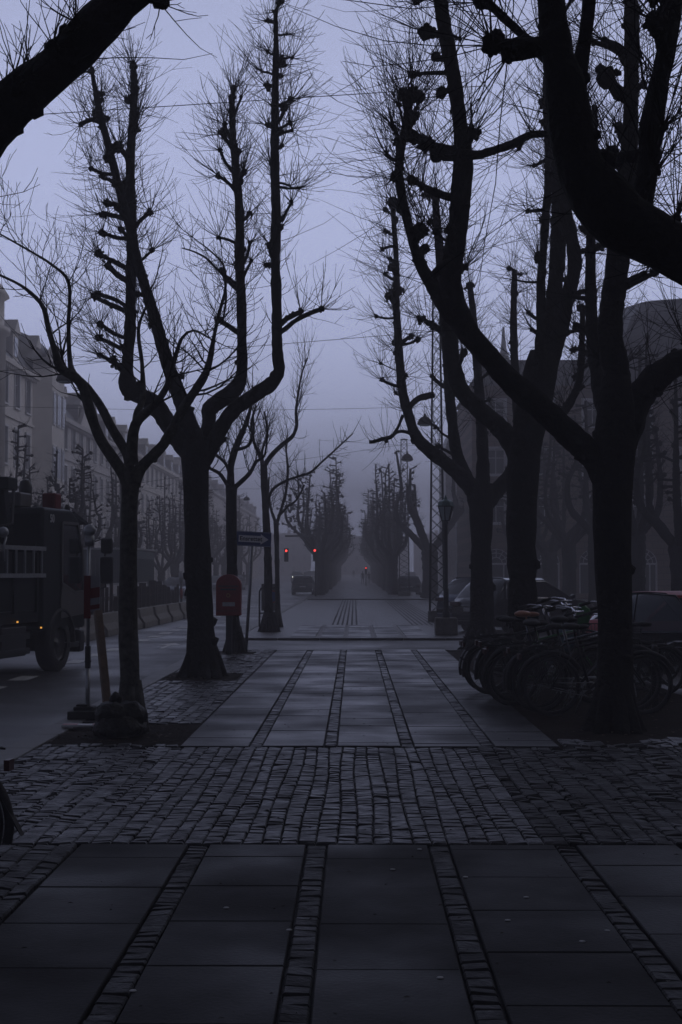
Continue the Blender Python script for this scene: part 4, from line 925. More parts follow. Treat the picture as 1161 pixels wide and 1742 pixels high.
    # crane folded behind the cab and tarpaulin heap
    b = MB(); b.box((-1.22, -2.55, 1.9), (.7, .5, 2.0)); b.beam((-1.22, -2.5, 2.85), (-.7, -5.4, 2.75), .3, .34); b.beam((-.95, -5.4, 2.95), (-.75, -2.6, 3.1), .22, .26)
    b.beam((-.6, -2.35, 2.4), (-.6, -2.6, 3.25), .18, .22); b.box((-.6, -2.5, 3.3), (.36, .42, .22)); b.beam((-.75, -2.5, 3.2), (-1.3, -3.9, 2.3), .12, .12)
    o = b.build('crane', 'truck', t, smooth=False); bevel(o, .02)
    b = MB(); rn = random.Random(4)
    b.tube([(-.9, -2.7, 3.12), (-.8, -3.5, 3.1), (-.95, -4.6, 3.0), (-.8, -5.6, 2.9)], [.05, .05, .045, .05], 8); b.tube([(-.45, -2.4, 3.2), (-.3, -2.8, 2.6), (-.5, -3.3, 2.5)], .03, 6)
    b.build('hydraulic_hose', 'rubber', t)
    b = MB(); n = 14
    for i in range(n+1):
        for j in range(n+1):
            u, v_ = i/n, j/n; x = -2.3+2.25*u; y = -7.6+4.9*v_; e = min(1, 5*min(u, 1-u))*min(1, 4*min(v_, 1-v_))
            b.v.append(Vector((x, y, 2.0+e*(.95+.28*noise.noise(Vector((x*1.3, y*.9, 2)))+.1*noise.noise(Vector((x*4, y*4, 1)))))))
    for i in range(n):
        for j in range(n): a = i*(n+1)+j; b.f.append((a, a+n+1, a+n+2, a+1))
    b.quad((-2.3, -7.6, 2.0), (-.05, -7.6, 2.0), (-.05, -2.7, 2.0), (-2.3, -2.7, 2.0))
    b.build('tarpaulin', 'tarp', t, smooth=False)
truck()

# ------------------------------------------------------------------ street furniture
def gp(px, Y): return P(px, 975, Y).x
# road-works marker board, seen from behind
x, Y = gp(151, 16.8), 16.8
t = empty('marker_post', (x, Y, 0)); tag(t, 'grey pole in a rubber foot with red and white board, left of slim tree', 'sign post')
b = MB(); b.box((0, 0, .05), (.42, .3, .1)); b.box((-.03, 0, .125), (.24, .2, .05)); b.box((-.06, 0, .16), (.13, .13, .03)); o = b.build('foot', 'rubber', t, smooth=False); bevel(o, .02, 2)
b = MB(); b.tube([(0, 0, .1), (0, 0, .62)], .026, 10); b.tube([(0, 0, .8), (0, 0, 2.1)], .02, 10); b.build('pole', 'galv', t)
b = MB(); b.box((0, 0, .72), (.06, .06, .26)); b.tube([(-.04, 0, .67), (.04, 0, .67)], .012, 6); o = b.build('clamp', 'iron', t, smooth=False); bevel(o, .008)
bd = rbox('board', (.075, .0, 1.46), (.12, .025, .42), 'board_white', t, 0)
b = MB()
for z0, h0 in ((1.27, .05), (1.40, .12)): b.prism([(.014, z0), (.136, z0+.02), (.136, z0+.02+h0), (.014, z0+h0)], -.0165, -.0135, 'y')
b.build('red_stripe', 'board_red', bd, smooth=False)
b = MB(); b.box((-.01, -.0, 1.42), (.075, .05, .5)); b.build('back_rail', 'board_red', t, smooth=False)
b = MB(); b.ball((.01, 0, 2.2), .075, 2, (1, .6, 1)); b.box((.01, 0, 2.08), (.1, .08, .12)); b.build('warning_lamp', 'galv', t)
# fallen board on the ground
t = rbox('fallen_board', (gp(148, 15.75), 15.78, .035), (.52, .17, .02), 'white_p', None, .004, .05); tag(t, 'red and white board lying flat on the earth before the rubber foot', 'board')
b = MB(); X = gp(148, 15.75); b.box((X-.17, 15.77, .047), (.16, .14, .003), .05); b.box((X+.1, 15.782, .047), (.05, .14, .003), .05)
s_ = b.build('red_stripe', 'red_p', t, smooth=False); s_.matrix_parent_inverse = t.matrix_world.inverted()
# leaning timber stake
x0, x1 = gp(189, 15.9), gp(166, 16.3)
b = MB(); b.beam((x0, 15.9, -.03), (x1, 16.35, 1.27), .085, .085); o = b.build('leaning_stake', 'wood', None, smooth=False); bevel(o, .01); tag(o, 'pale wooden stake leaning left beside the slim young tree', 'stake')
# black sack slumped at the trunk
rs = random.Random(9); b = MB(); X = gp(209, 15.1)
for cx, cy, cz, sx, sy, sz in ((0, 0, .1, .31, .24, .17), (-.08, -.04, .24, .19, .16, .15), (.1, .03, .2, .2, .16, .17), (-.05, 0, .37, .07, .06, .1)):
    vv, ff = ICO[3]; i0 = len(b.v)
    for q in vv:
        w_ = q+Vector((cx*5, cy*5, cz*5)); k = 1+.18*noise.noise(w_*2.0)-.22*abs(noise.noise(w_*3.6))-.12*abs(noise.noise(w_*8)); z = cz+q.z*sz*k; b.v.append(Vector((X+cx+q.x*sx*k, 15.0+cy+q.y*sy*k, max(.004, z))))
    b.f += [tuple(i0+a for a in f_) for f_ in ff]
tag(b.build('sack', 'tarp'), 'black plastic sack slumped around the foot of the slim young tree', 'sack')
# one-way sign
x0, Y = gp(419, 31.9), 31.9; H_ = P(430, 905, Y).z
t = empty('one_way_sign', (x0, Y, 0)); tag(t, 'blue one-way arrow sign on a slightly leaning grey pole', 'sign')
dx = P(431, 917, Y).x-x0
b = MB(); b.tube([(0, 0, -.05), (dx, .03, H_)], .035, 10); b.build('pole', 'galv', t)
w_, h_ = 62/FPX*Y, 25/FPX*Y; zc = P(431, 917, Y).z
rot = R(3)
pn = rbox('panel', (0, 0, 0), (w_, .02, h_), 'blue_p', t, .004); pn.location = (dx, -.03, zc); pn.rotation_euler = (0, rot, 0)
b = MB(); ar = [(-.32, -.075), (.17, -.075), (.17, -.115), (.345, 0), (.17, .115), (.17, .075), (-.32, .075)]
b.prism(ar, -.0135, -.0105, 'y'); a_ = b.build('arrow', 'sign_white', pn, smooth=False)
text_obj('Ensrettet', .135, 'iron', pn, (-.045, -.0145, 0), (R(90), 0, 0), .001)
b = MB(); z1 = h_/2-.012
for a, c in (((-w_/2+.015, z1), (w_/2-.015, z1)), ((-w_/2+.015, -z1), (w_/2-.015, -z1))): b.beam((a[0], -.0115, a[1]), (c[0], -.0115, c[1]), .003, .006)
b.build('border', 'white_p', pn, smooth=False)
# mailbox on its post
Y = 30.3; x0 = gp(390, Y); t = empty('mailbox', (x0, Y, 0)); tag(t, 'red mailbox with rounded top and white label in front of a small tree', 'mailbox')
w_ = 42/FPX*Y; z0, z1 = P(390, 1047, Y).z, P(390, 977, Y).z; r_ = w_/2
poly = [(-r_, z0), (r_, z0)]+[(r_*math.cos(math.pi*i/14), z1-r_*.85+r_*.85*math.sin(math.pi*i/14)) for i in range(15)]
b = MB(); b.prism(poly, -.16, .16, 'y'); o = b.build('box', 'post_red', t, smooth=False); bevel(o, .012, 2)
b = MB(); b.box((0, -.166, z1-r_*.95), (w_*.8, .03, .02)); b.box((0, -.175, z1-r_*.95-.07), (w_*.62, .02, .035)); b.box((-.02+0, -.163, z0+.1), (w_*.9, .008, .01)); b.build('flap', 'iron', t, smooth=False)
rbox('label_plate', (.01, -.166, z0+.24), (w_*.5, .012, .085), 'white_p', t, .003)
b = MB(); b.box((0, .05, (z0-.05)/2), (.13, .1, z0+.04)); o = b.build('post', 'iron', t, smooth=False); bevel(o, .01)
b = MB()
for k, (dx2, dz2, r2) in enumerate(((0, .0, .028),)):
    b.torus((0, -.17, z1-r_*1.7), .035, .005, (0, 1, 0), 14, 5)
b.build('emblem', mat('gold', (.5, .35, .08), .4), t)
# metal frame with round sign
Y = 46; xa, xb = gp(442, Y), gp(475, Y); t = empty('sign_frame', ((xa+xb)/2, Y, 0)); tag(t, 'arched metal frame holding a round blue and red sign at the kerb', 'sign'); hw = (xb-xa)/2; zt = P(458, 1000, Y).z
b = MB(); b.tube([(-hw, 0, -.05), (-hw, 0, zt-.12), (-hw+.05, 0, zt-.02), (-hw+.12, 0, zt), (hw-.12, 0, zt), (hw-.05, 0, zt-.02), (hw, 0, zt-.12), (hw, 0, -.05)], .03, 8); b.tube([(-hw, 0, .42), (hw, 0, .42)], .02, 6); b.build('frame', 'iron', t)
b = MB(); n = 28; zc = P(461, 1015, Y).z
def disc(b, r, y, xc, zc): b.ngon([(xc+r*math.cos(2*math.pi*i/n), y, zc+r*math.sin(2*math.pi*i/n)) for i in range(n)])
pl = MB(); pl.box((.02, .0, zc-.02), (hw*1.75, .02, .86)); pl.build('back_panel', 'truck_light', t, smooth=False)
b.lathe([(.2, -.01), (.2, .01)], (0, 0, 0), 28); o = b.build('round_plate', 'red_p', t, smooth=False); o.location = (.1, -.03, zc); o.rotation_euler = (R(90), 0, 0)
b = MB(); b.lathe([(.165, -.002), (.165, .014)], (0, 0, 0), 28); o2 = b.build('blue_disc', 'blue_p', o, smooth=False)
# lantern on post with concrete base
Y = 37.0; Y = 40.0; x0 = gp(759, Y); k = Y/FPX; t = empty('street_lantern', (x0, Y, 0)); tag(t, 'green-framed glass lantern on a slim black post beside the parked dark car', 'street lamp')
zt, zb = P(759, 851, Y).z, P(759, 886, Y).z
b = MB(); b.lathe([(.11, .45), (.11, .6), (.08, .66), (.065, 1.2), (.075, 1.24), (.055, 1.28), (.05, zb-.1), (.08, zb-.05), (.05, zb)], (0, 0, 0), 14); b.build('post', 'iron', t)
b = MB(); rt_, rb_ = .225, .11; zr = zt-.17
for j in range(6):
    a = j*math.pi/3+.3; b.tube([(rb_*math.cos(a), rb_*math.sin(a), zb), (rt_*math.cos(a), rt_*math.sin(a), zr)], .016, 5)
for r2, z2 in ((rb_, zb), (rt_, zr)): b.tube([(r2*math.cos(j*math.pi/3+.3), r2*math.sin(j*math.pi/3+.3), z2) for j in range(7)], .018, 5)
b.build('frame', 'iron', t, smooth=False)
b = MB()
for j in range(6):
    a, c = j*math.pi/3+.3, (j+1)*math.pi/3+.3; b.quad((rb_*.95*math.cos(a), rb_*.95*math.sin(a), zb), (rb_*.95*math.cos(c), rb_*.95*math.sin(c), zb), (rt_*.95*math.cos(c), rt_*.95*math.sin(c), zr), (rt_*.95*math.cos(a), rt_*.95*math.sin(a), zr))
b.build('glass_pane', 'lantern_glass', t, smooth=False)
b = MB(); b.lathe([(.26, zr), (.27, zr+.02), (.22, zr+.03), (.2, zr+.13), (.12, zr+.17), (.06, zr+.19), (.03, zr+.26), (.01, zr+.32)], (0, 0, 0), 6); b.build('hood', 'lantern_green', t, smooth=False)
rbox('base', (.0, 0, .22), (.62, .55, .5), 'concrete', t, .04)
# lattice masts
def mast(px, Y, wb, wt, H, label, seed):
    x0 = gp(px, Y); t = empty('lattice_mast', (x0, Y, 0)); tag(t, label, 'mast', 'lattice masts'); b = MB(); n = int(H/.42)
    def c(i, z): w = wb+(wt-wb)*z/H; return Vector(((-1, 1, 1, -1)[i]*w/2, (-1, -1, 1, 1)[i]*w/2, z))
    for i in range(4): b.tube([c(i, .3), c(i, H)], .028, 5)
    b.build('leg_frame', 'iron', t); b = MB()
    for k in range(n):
        z0, z1 = .3+(H-.3)*k/n, .3+(H-.3)*(k+1)/n
        for i in range(4):
            j = (i+1) % 4; b.tube([c(i, z0), c(j, z1)], .011, 3, caps=False); b.tube([c(j, z0), c(i, z1)], .011, 3, caps=False)
    b.build('bracing', 'iron', t, smooth=False)
    rbox('footing', (0, 0, .17), (wb+.12, wb+.12, .4), 'concrete', t, .03)
    b = MB(); b.box((0, 0, H), (wt+.1, wt+.1, .06)); b.build('cap', 'iron', t, smooth=False); return x0
mx1 = mast(744, 51, .52, .24, 11.5, 'tall dark lattice mast just behind the glass lantern', 1)
mx2 = mast(688, 104, .75, .42, 11.4, 'faint lattice mast standing by the far parked car in fog', 2)
# wires and hanging lamps
def wire(name, pts, label, r=.012):
    b = MB(); b.tube(pts, r, 4); tag(b.build(name, 'iron'), label, 'wire', 'suspension wires')
def cat(a, c, sag, n=24): return [Vector(a).lerp(Vector(c), i/n)+Vector((0, 0, -sag*4*(i/n)*(1-i/n))) for i in range(n+1)]
# side_street_building stands at x=23; the street on the left is closed off by masts beyond the frame
wa = P(110, 192, 20.5); wb = P(640, 158, 20.5); d = wb-wa
wire('suspension_wire', [wa+d*s for s in (-1.35, -.6, 0, .5, 1, 1.35)], 'highest thin wire crossing the sky between the tall left tree and the right trees', .0065)
wa = P(300, 600, 47.5); wb = P(640, 572, 47.5); d = wb-wa
y_l = wa-d*((wa.x+22)/d.x)
wire('suspension_wire', [y_l, Vector((-9.6, 47.5, P(110, 636, 47.5).z+.25)), wa, wb, wb+d*.6], 'thin wire crossing the sky at mid height above the crooked little trees', .011)
wa = P(420, 795, 83); wb = P(640, 763, 83); d = wb-wa
wire('suspension_wire', [wa-d*1.4, wa, wb, wb+d*.5], 'lowest thin wire sloping over the misty avenue treetops', .013)
def pendant(px, py, Y, label, s=1):
    p = P(px, py, Y); t = empty('pendant_lamp', (p.x, Y, p.z)); tag(t, label, 'street lamp', 'lamps hung over the streets')
    b = MB(); b.lathe([(.30*s, -.16*s), (.32*s, -.12*s), (.27*s, .04*s), (.16*s, .15*s), (.06*s, .19*s), (.05*s, .3*s)], (0, 0, 0), 18); b.build('shade', 'iron', t)
    b = MB(); b.lathe([(.27*s, -.17*s), (.2*s, -.21*s), (.05*s, -.23*s)], (0, 0, 0), 14); b.build('bowl', 'lantern_glass', t)
    b = MB(); b.tube([(0, 0, .3*s), (0, 0, .62*s)], .015, 4); b.build('hanger', 'iron', t); return p
p = pendant(723, 716, 60, 'dark bell-shaped lamp hanging left of the tall lattice mast', 1.0)
wire('suspension_wire', cat((-22, 60, p.z+1.0), (p.x, 60, p.z+.6), .3)+cat((p.x, 60, p.z+.6), (22.9, 60.2, p.z+1.4), .3)[1:], 'thin wire carrying the bell-shaped lamp beside the tall lattice mast', .009)
p = pendant(420, 848, 118, 'tiny lamp hanging over the left street in fog, above the one-way sign', .85)
wire('suspension_wire', cat((-22, 118, p.z+1.2), (p.x, 118, p.z+.8), .2)+cat((p.x, 118, p.z+.8), (-2.6, 118, p.z+1.1), .1)[1:], 'thin wire carrying the tiny lamp over the left street', .014)
p = pendant(693, 778, 98, 'faint bell-shaped lamp hanging beside the far lattice mast', 1.3)
wire('suspension_wire', [Vector((-2.5, 98, p.z+1.2)), Vector((p.x, 98, p.z+.8)), Vector((12, 98, p.z+1.1))], 'thin wire carrying the faint lamp beside the far lattice mast', .012)
p = pendant(112, 641, 47.5, 'lamp hanging over the left street behind the bend of the slim tree', 1.0)
# traffic signals
def signal_head(t, c, lit=0):
    o = rbox('signal_head', c, (.3, .22, .95), 'iron', t, .03)
    for i in range(3):
        b = MB(); b.lathe([(.08, 0), (.07, .015)], (0, 0, 0), 16); q = b.build('lens', 'red_on' if i == lit else 'iron', o, smooth=False)
        q.location = (c[0], c[1]-.115, c[2]+.3-.3*i); q.rotation_euler = (R(90), 0, 0)
    return o
Y = 102; a = P(487.5, 937, Y); c_ = P(536, 936.5, Y); xp = -2.75
t = empty('traffic_signal', (xp, Y, 0)); tag(t, 'traffic signal arm over the left street showing two red lights', 'traffic light')
b = MB(); b.tube([(0, .2, 0), (0, .2, c_.z+.9), (-.2, .2, c_.z+1.05), (a.x-xp-.1, .2, a.z+1.05)], .06, 8); b.build('pole', 'iron', t)
signal_head(t, (a.x-xp, 0, a.z-.3)); signal_head(t, (c_.x-xp, 0, c_.z-.3))
Y = 175; a = P(623, 966.5, Y); t = empty('traffic_signal', (a.x, Y, gz(Y))); tag(t, 'small red signal light far along the misty path', 'traffic light')
b = MB(); b.tube([(0, 0, 0), (0, 0, 2.4)], .06, 8); b.build('pole', 'iron', t); signal_head(t, (0, -.15, a.z-gz(Y)-.3))
# bollard
t = empty('bollard', (gp(1113, 18.0), 18.0, -.02)); tag(t, 'black bollard in front of the cargo bicycle', 'bollard')
b = MB(); b.lathe([(.055, 0), (.05, .05), (.045, .62), (.055, .64), (.055, .67), (.045, .69), (.045, .78), (.03, .82)], (0, 0, 0), 14); b.build('post', 'iron', t)
b = MB(); b.lathe([(.047, .56), (.047, .61)], (0, 0, 0), 14); b.build('band', 'galv', t)
# road-works on the left: concrete blocks, timber rail fence, white plastic barriers, container
for k, y in enumerate((38.0, 41.1, 44.2, 47.3, 50.4, 53.5, 56.6)):
    b = MB(); b.prism([(-.3, 0), (.3, 0), (.3, .18), (.17, .36), (.12, .62), (-.12, .62), (-.17, .36), (-.3, .18)], -1.48, 1.48, 'y')
    o = b.build('concrete_block', 'concrete', smooth=False); bevel(o, .02); o.location = (-7.15+k*.06, y, -.06)
    tag(o, f'low concrete barrier block, {ORD[k]} from the truck in the row along the road works', 'barrier', 'concrete blocks along the road works')
t = empty('timber_fence', (-7.6, 47, -.06)); tag(t, 'rough dark timber fence of short boards behind the concrete blocks', 'fence')
rf = random.Random(3); b = MB(); b.beam((0, -10, .98), (.3, 12, .98), .04, .13); b.beam((0, -10, .55), (.3, 12, .55), .04, .1); b.build('rail', 'wood_dark', t, smooth=False)
pst = []
for k in range(30):
    b = MB(); y = -9.8+k*.75; h = rf.uniform(1.0, 1.5); b.box((0, 0, h/2), (rf.choice([.1, .16, .24]), .06, h)); o = b.build('board', 'wood_dark', t, smooth=False); o.location = (.06+.3*k/30, y, 0); o.rotation_euler = (rf.uniform(-.06, .06), 0, 0)
def barrier_proto():
    t = empty('plastic_barrier', (0, 0, 0)); b = MB()
    b.box((0, 0, 1.2), (.05, 1.9, .3)); b.box((0, 0, .35), (.05, 1.9, .22))
    for k in range(7): b.box((0, -.93+k*.31, .75), (.045, .05, .62)); 
    for k in range(9): b.box((0, -.88+k*.22, 1.385), (.04, .07, .08))
    b.box((0, -.55, .78), (.042, .45, .5)); b.box((0, .5, .78), (.042, .45, .5))
    b.box((0, 0, .12), (.3, .3, .1)); b.build('panel', 'white_p', t, smooth=False)
    b = MB(); b.box((.024, -.1, 1.2), (.012, .3, .22)); b.build('reflector', 'red_p', t, smooth=False); return t
bp_ = barrier_proto()
for k in range(11):
    o = bp_ if k == 0 else copy_tree(bp_); o.location = (-8.4+.05*k, 38+k*2.05, -.06); o.rotation_euler = (0, 0, rf.uniform(-.06, .06)); tag(o, f'white plastic barrier with comb-like top, {ORD[k]} from the truck behind the timber fence', 'barrier', 'white barriers round the road works')
o0 = None
t = empty('warning_post', (gp(309, 60), 60, -.06)); tag(t, 'pale post with lamp on top standing among the barriers near the big trunk', 'post'); b = MB(); b.tube([(0, 0, 0), (0, 0, 1.45)], .05, 8); b.box((0, 0, 1.62), (.5, .05, .05)); b.build('pole', 'truck_light', t); b = MB(); b.lathe([(.1, 1.45), (.12, 1.7), (.06, 1.85)], (0, 0, 0), 10); b.build('lamp', 'white_p', t)
b = MB(); b.tube([(0, 0, .7), (0, 0, 1.1)], .056, 8); b.build('red_band', 'red_p', t)
Y = 50; t = empty('site_container', (-10.75, 65.5, -.06)); tag(t, 'dark green site container with a pale roof edge, behind the truck mirror', 'container')
c = rbox('shell', (0, 0, 1.42), (2.4, 6, 2.74), 'shed', t, .02)
b = MB()
for k in range(13): b.box((-1.1+k*.18, -3.02, 1.3), (.07, .05, 2.2))
for k in range(26): b.box((1.21, -2.8+k*.22, 1.3), (.04, .1, 2.2))
b.build('corrugation', 'shed', c, smooth=False); b = MB(); b.box((0, 0, 2.83), (2.5, 6.1, .08)); b.build('roof_edge', 'galv', t, smooth=False)

# ------------------------------------------------------------------ cars
def car(name, label, loc, rz, col, L=4.5, Wd=1.84, Hh=1.5, kind='suv', cat_='car', group='parked cars', plate=True, lights=None):
    """local +y forward, origin at ground centre"""
    t = empty(name, loc, rz); tag(t, label, cat_, group)
    h = Hh; belt = h*.62; l2 = L/2; cl = .2
    if kind == 'suv': top = [(-l2+.02, belt*.82), (-l2+.12, belt), (-l2+.3, belt+.05), (l2-1.35, belt+.0), (l2-.7, belt-.07), (l2-.2, belt-.2), (l2, belt*.62)]
    else: top = [(-l2+.02, belt*.8), (-l2+.15, belt+.0), (-l2+.7, belt+.04), (l2-1.3, belt), (l2-.6, belt-.1), (l2-.15, belt-.25), (l2, belt*.6)]
    # body loft
    b = MB(); N = 26; ring = []
    def topz(y):
        for (a, za), (c, zc) in zip(top[:-1], top[1:]):
            if a <= y <= c: return za+(zc-za)*(y-a)/(c-a)
        return top[0][1] if y < 0 else top[-1][1]
    for i in range(N+1):
        y = -l2+.02+(L-.04)*i/N; tz = topz(y); e = min(1, (min(y+l2, l2-y)+.02)/.55); hw = Wd/2*(.80+.2*math.sin(e*math.pi/2)); bz = cl+(.06*(1-e))
        bd_ = [(-hw*.93, bz), (-hw, bz+.12), (-hw*1.0, tz*.55), (-hw*.985, tz-.12), (-hw*.93, tz-.02), (-hw*.5, tz+.01), (0, tz+.02)]
        ringp = bd_+[(-x, z) for x, z in reversed(bd_[:-1])]; ring.append([Vector((x, y, z)) for x, z in ringp])
    n = len(ring[0])
    for r_ in ring: b.v += r_
    for i in range(N):
        for j in range(n): j2 = (j+1) % n; b.f.append((i*n+j, i*n+j2, (i+1)*n+j2, (i+1)*n+j))
    b.f.append(tuple(range(n-1, -1, -1))); b.f.append(tuple(N*n+j for j in range(n)))
    body = b.build('body', col, t); sharp(body, 50)
    # greenhouse
    if kind == 'suv': y0, y1, y2, y3 = -l2+.18, -l2+.75, l2-2.25, l2-1.25
    else: y0, y1, y2, y3 = -l2+.35, -l2+1.2, l2-2.2, l2-1.3
    g = MB(); M_ = 16; gv = []
    arc = lambda s: math.sin(math.pi*min(1, max(0, s)))**.42
    for i in range(M_+1):
        s = i/M_; y = y0+(y3-y0)*s
        if y < y1: zz = (y-y0)/(y1-y0)
        elif y > y2: zz = 1-(y-y2)/(y3-y2)
        else: zz = 1
        zz = max(0, zz)**.8; z = belt-.02+(h-belt)*zz; hw = Wd/2*(.93-.2*zz*(1)); hb = Wd/2*.93
        gv.append((y, z, hw, hb))
    for y, z, hw, hb in gv: g.v += [Vector((-hb, y, belt-.05)), Vector((-hw-.0, y, z-.06)), Vector((-hw*.8, y, z)), Vector((0, y, z+.015)), Vector((hw*.8, y, z)), Vector((hw, y, z-.06)), Vector((hb, y, belt-.05))]
    for i in range(M_):
        for j in range(6): g.f.append((i*7+j, i*7+j+1, (i+1)*7+j+1, (i+1)*7+j))
    sharp(g.build('windows', 'glass', t), 40)
    r = MB(); rv = [v for v in gv if y1-.12 <= v[0] <= y2+.1]
    for y, z, hw, hb in rv: r.v += [Vector((-hw-.012, y, z-.10)), Vector((-hw-.012, y, z-.045)), Vector((-hw*.8, y, z+.012)), Vector((0, y, z+.028)), Vector((hw*.8, y, z+.012)), Vector((hw+.012, y, z-.045)), Vector((hw+.012, y, z-.10))]
    for i in range(len(rv)-1):
        for j in range(6): r.f.append((i*7+j, i*7+j+1, (i+1)*7+j+1, (i+1)*7+j))
    sharp(r.build('roof', col, t), 50)
    p = MB()
    for sx in (-1, 1):
        def side(y, f):    # point on the side glass
            v = min(gv, key=lambda q: abs(q[0]-y)); return Vector((sx*(v[3]+(v[2]-v[3])*f+.008), y, belt-.03+(v[1]-.06-belt+.03)*f))
        for y in ((y1+y2)/2+.1, y1+.35): p.beam(side(y, 0), side(y, 1), .02, .09)
        p.tube([side(y0+.08, 0)]+[side(y0+(y1-y0)*f, .96) for f in (.45, .8)], .035, 5); p.tube([side(y3-.05, 0)]+[side(y3-(y3-y2)*f, .96) for f in (.45, .9)], .035, 5)
    p.build('pillar', col, t)
    if kind == 'suv' and lights is None:
        ch = MB()
        for sx in (-1, 1):
            pts = []
            for i in range(3, M_+1):
                y, z, hw, hb = gv[i]; pts.append(Vector((sx*(hw+.03), y, max(belt+.02, z-.09))))
            pts[-1].x = sx*(Wd/2*.93+.03); ch.tube(pts, .02, 5); ch.tube([Vector((sx*(Wd/2*.93+.03), gv[2][0], belt+.03)), Vector((sx*(Wd/2*.93+.04), 0, belt+.015)), Vector((sx*(Wd/2*.93+.03), y3-.02, belt+.0))], .02, 5)
            ch.tube([Vector((sx*(Wd/2*.93+.03), gv[2][0], belt+.03)), pts[0]], .012, 4)
        ch.build('chrome_trim', 'chrome', t)
    wr = .33 if h < 1.55 else .36
    for y in (-l2+.85, l2-.88):
        for sx in (-1, 1):
            wheel(t, (sx*(Wd/2-.11), y, wr), wr, .21, sx); a = MB(); a.torus((sx*(Wd/2-.02), y, wr+.01), wr+.035, .03, (1, 0, 0), 18, 6, 0, math.pi, 1); a.build('wheel_arch', 'rubber', t)
    b = MB()
    for sx in (-1, 1): b.box((sx*(Wd/2-.3), -l2+.035, belt*.86), (.38, .09, .13))
    o = b.build('tail_lamp', 'lamp_red', t, smooth=False); bevel(o, .02)
    b = MB()
    for sx in (-1, 1): b.ball((sx*(Wd/2-.34), l2-.1, belt*.68), .085, 2, (1.2, .8, .7))
    b.build('headlight', 'head_on' if lights == 'head' else 'lantern_glass', t)
    b = MB(); b.box((0, -l2-.012, cl+.3), (Wd*.78, .06, .12)); b.box((0, l2+.0, cl+.2), (Wd*.7, .06, .16)); o = b.build('bumper', 'rubber', t, smooth=False); bevel(o, .02)
    if plate:
        rbox('number_plate', (0, -l2-.02 if kind == 'x' else -l2-.0, belt*.7), (.5, .03, .11), 'white_p', t, .004); b = MB(); b.box((0, -l2-.05, cl+.18), (Wd*.7, .012, .02)); b.build('bumper_trim', 'chrome', t, smooth=False)
    b = MB()
    for sx in (-1, 1): b.ball((sx*(Wd/2+.06), y3-.12, belt+.06), .09, 2, (1, .6, .7))
    b.build('door_mirror', col, t); return t
RZ = lambda hx, hy: math.atan2(-hx, hy)
car('parked_car', 'black car with chrome window trim parked at an angle behind the bicycles', (5.15, 43.2, -.06), R(-50), 'car_black', 4.7, 1.88, 1.62)
car('parked_car', 'pale blue-grey car parked just behind the black car', (5.0, 50.5, -.06), R(-48), 'car_blue', 4.5, 1.82, 1.62, lights='none')
car('parked_car', 'red car parked at the right edge behind the cargo bicycle canopy', (6.3, 27.2, -.06), R(-62), 'car_red', 4.3, 1.78, 1.42, lights='none', kind='hatch')
car('parked_car', 'dark car seen from behind at the kerb, left of the misty avenue trees', (gp(517, 118), 118, -.06), R(0), 'car_grey', 4.5, 1.85, 1.55, lights='none')
car('parked_car', 'dark car seen from behind beside the second lattice mast', (gp(693, 115), 113, 0), R(2), 'car_black', 4.4, 1.85, 1.5, lights='none')
car('moving_car', 'oncoming car with one bright headlight beside the red mailbox', (gp(370, 160), 160, gz(160)-.06), R(180), 'car_grey', 4.4, 1.8, 1.45, lights='head', group='cars far along the left street')
for i, (px, Y) in enumerate(((505, 235), (525, 250), (534, 270))):
    car('moving_car', ['leftmost of three oncoming cars with headlights far down the left street', 'middle of three oncoming cars with headlights far down the left street', 'rightmost of three oncoming cars with headlights far down the left street'][i], (gp(px, Y), Y, gz(Y)+.9), R(180), 'car_grey', 4.4, 1.8, 1.7, lights='head', group='cars far along the left street') if False else \
    car('moving_car', ['leftmost of three oncoming cars with headlights far down the left street', 'middle of three oncoming cars with headlights far down the left street', 'rightmost of three oncoming cars with headlights far down the left street'][i], (gp(px, Y), Y, gz(Y)), R(180), 'car_grey', 4.4, 1.8, 1.7, lights='head', group='cars far along the left street')
car('moving_car', 'oncoming car with headlights in fog right of the second lattice mast', (gp(699, 240), 240, gz(240)), R(180), 'car_grey', 4.4, 1.8, 1.6, lights='head', group='cars far along the left street')['group'] = 'cars in the right street'
for i, Y in enumerate((98, 112, 128, 146)):
    car('parked_car', f'pale misty car parked on the far side of the left street, {ORD[i]} in its row', (-12.1, Y, gz(Y)-.06), R(180), ['car_blue', 'car_grey', 'car_blue', 'car_black'][i], 4.3, 1.8, 1.5, lights='none', group='cars along the far side of the left street')

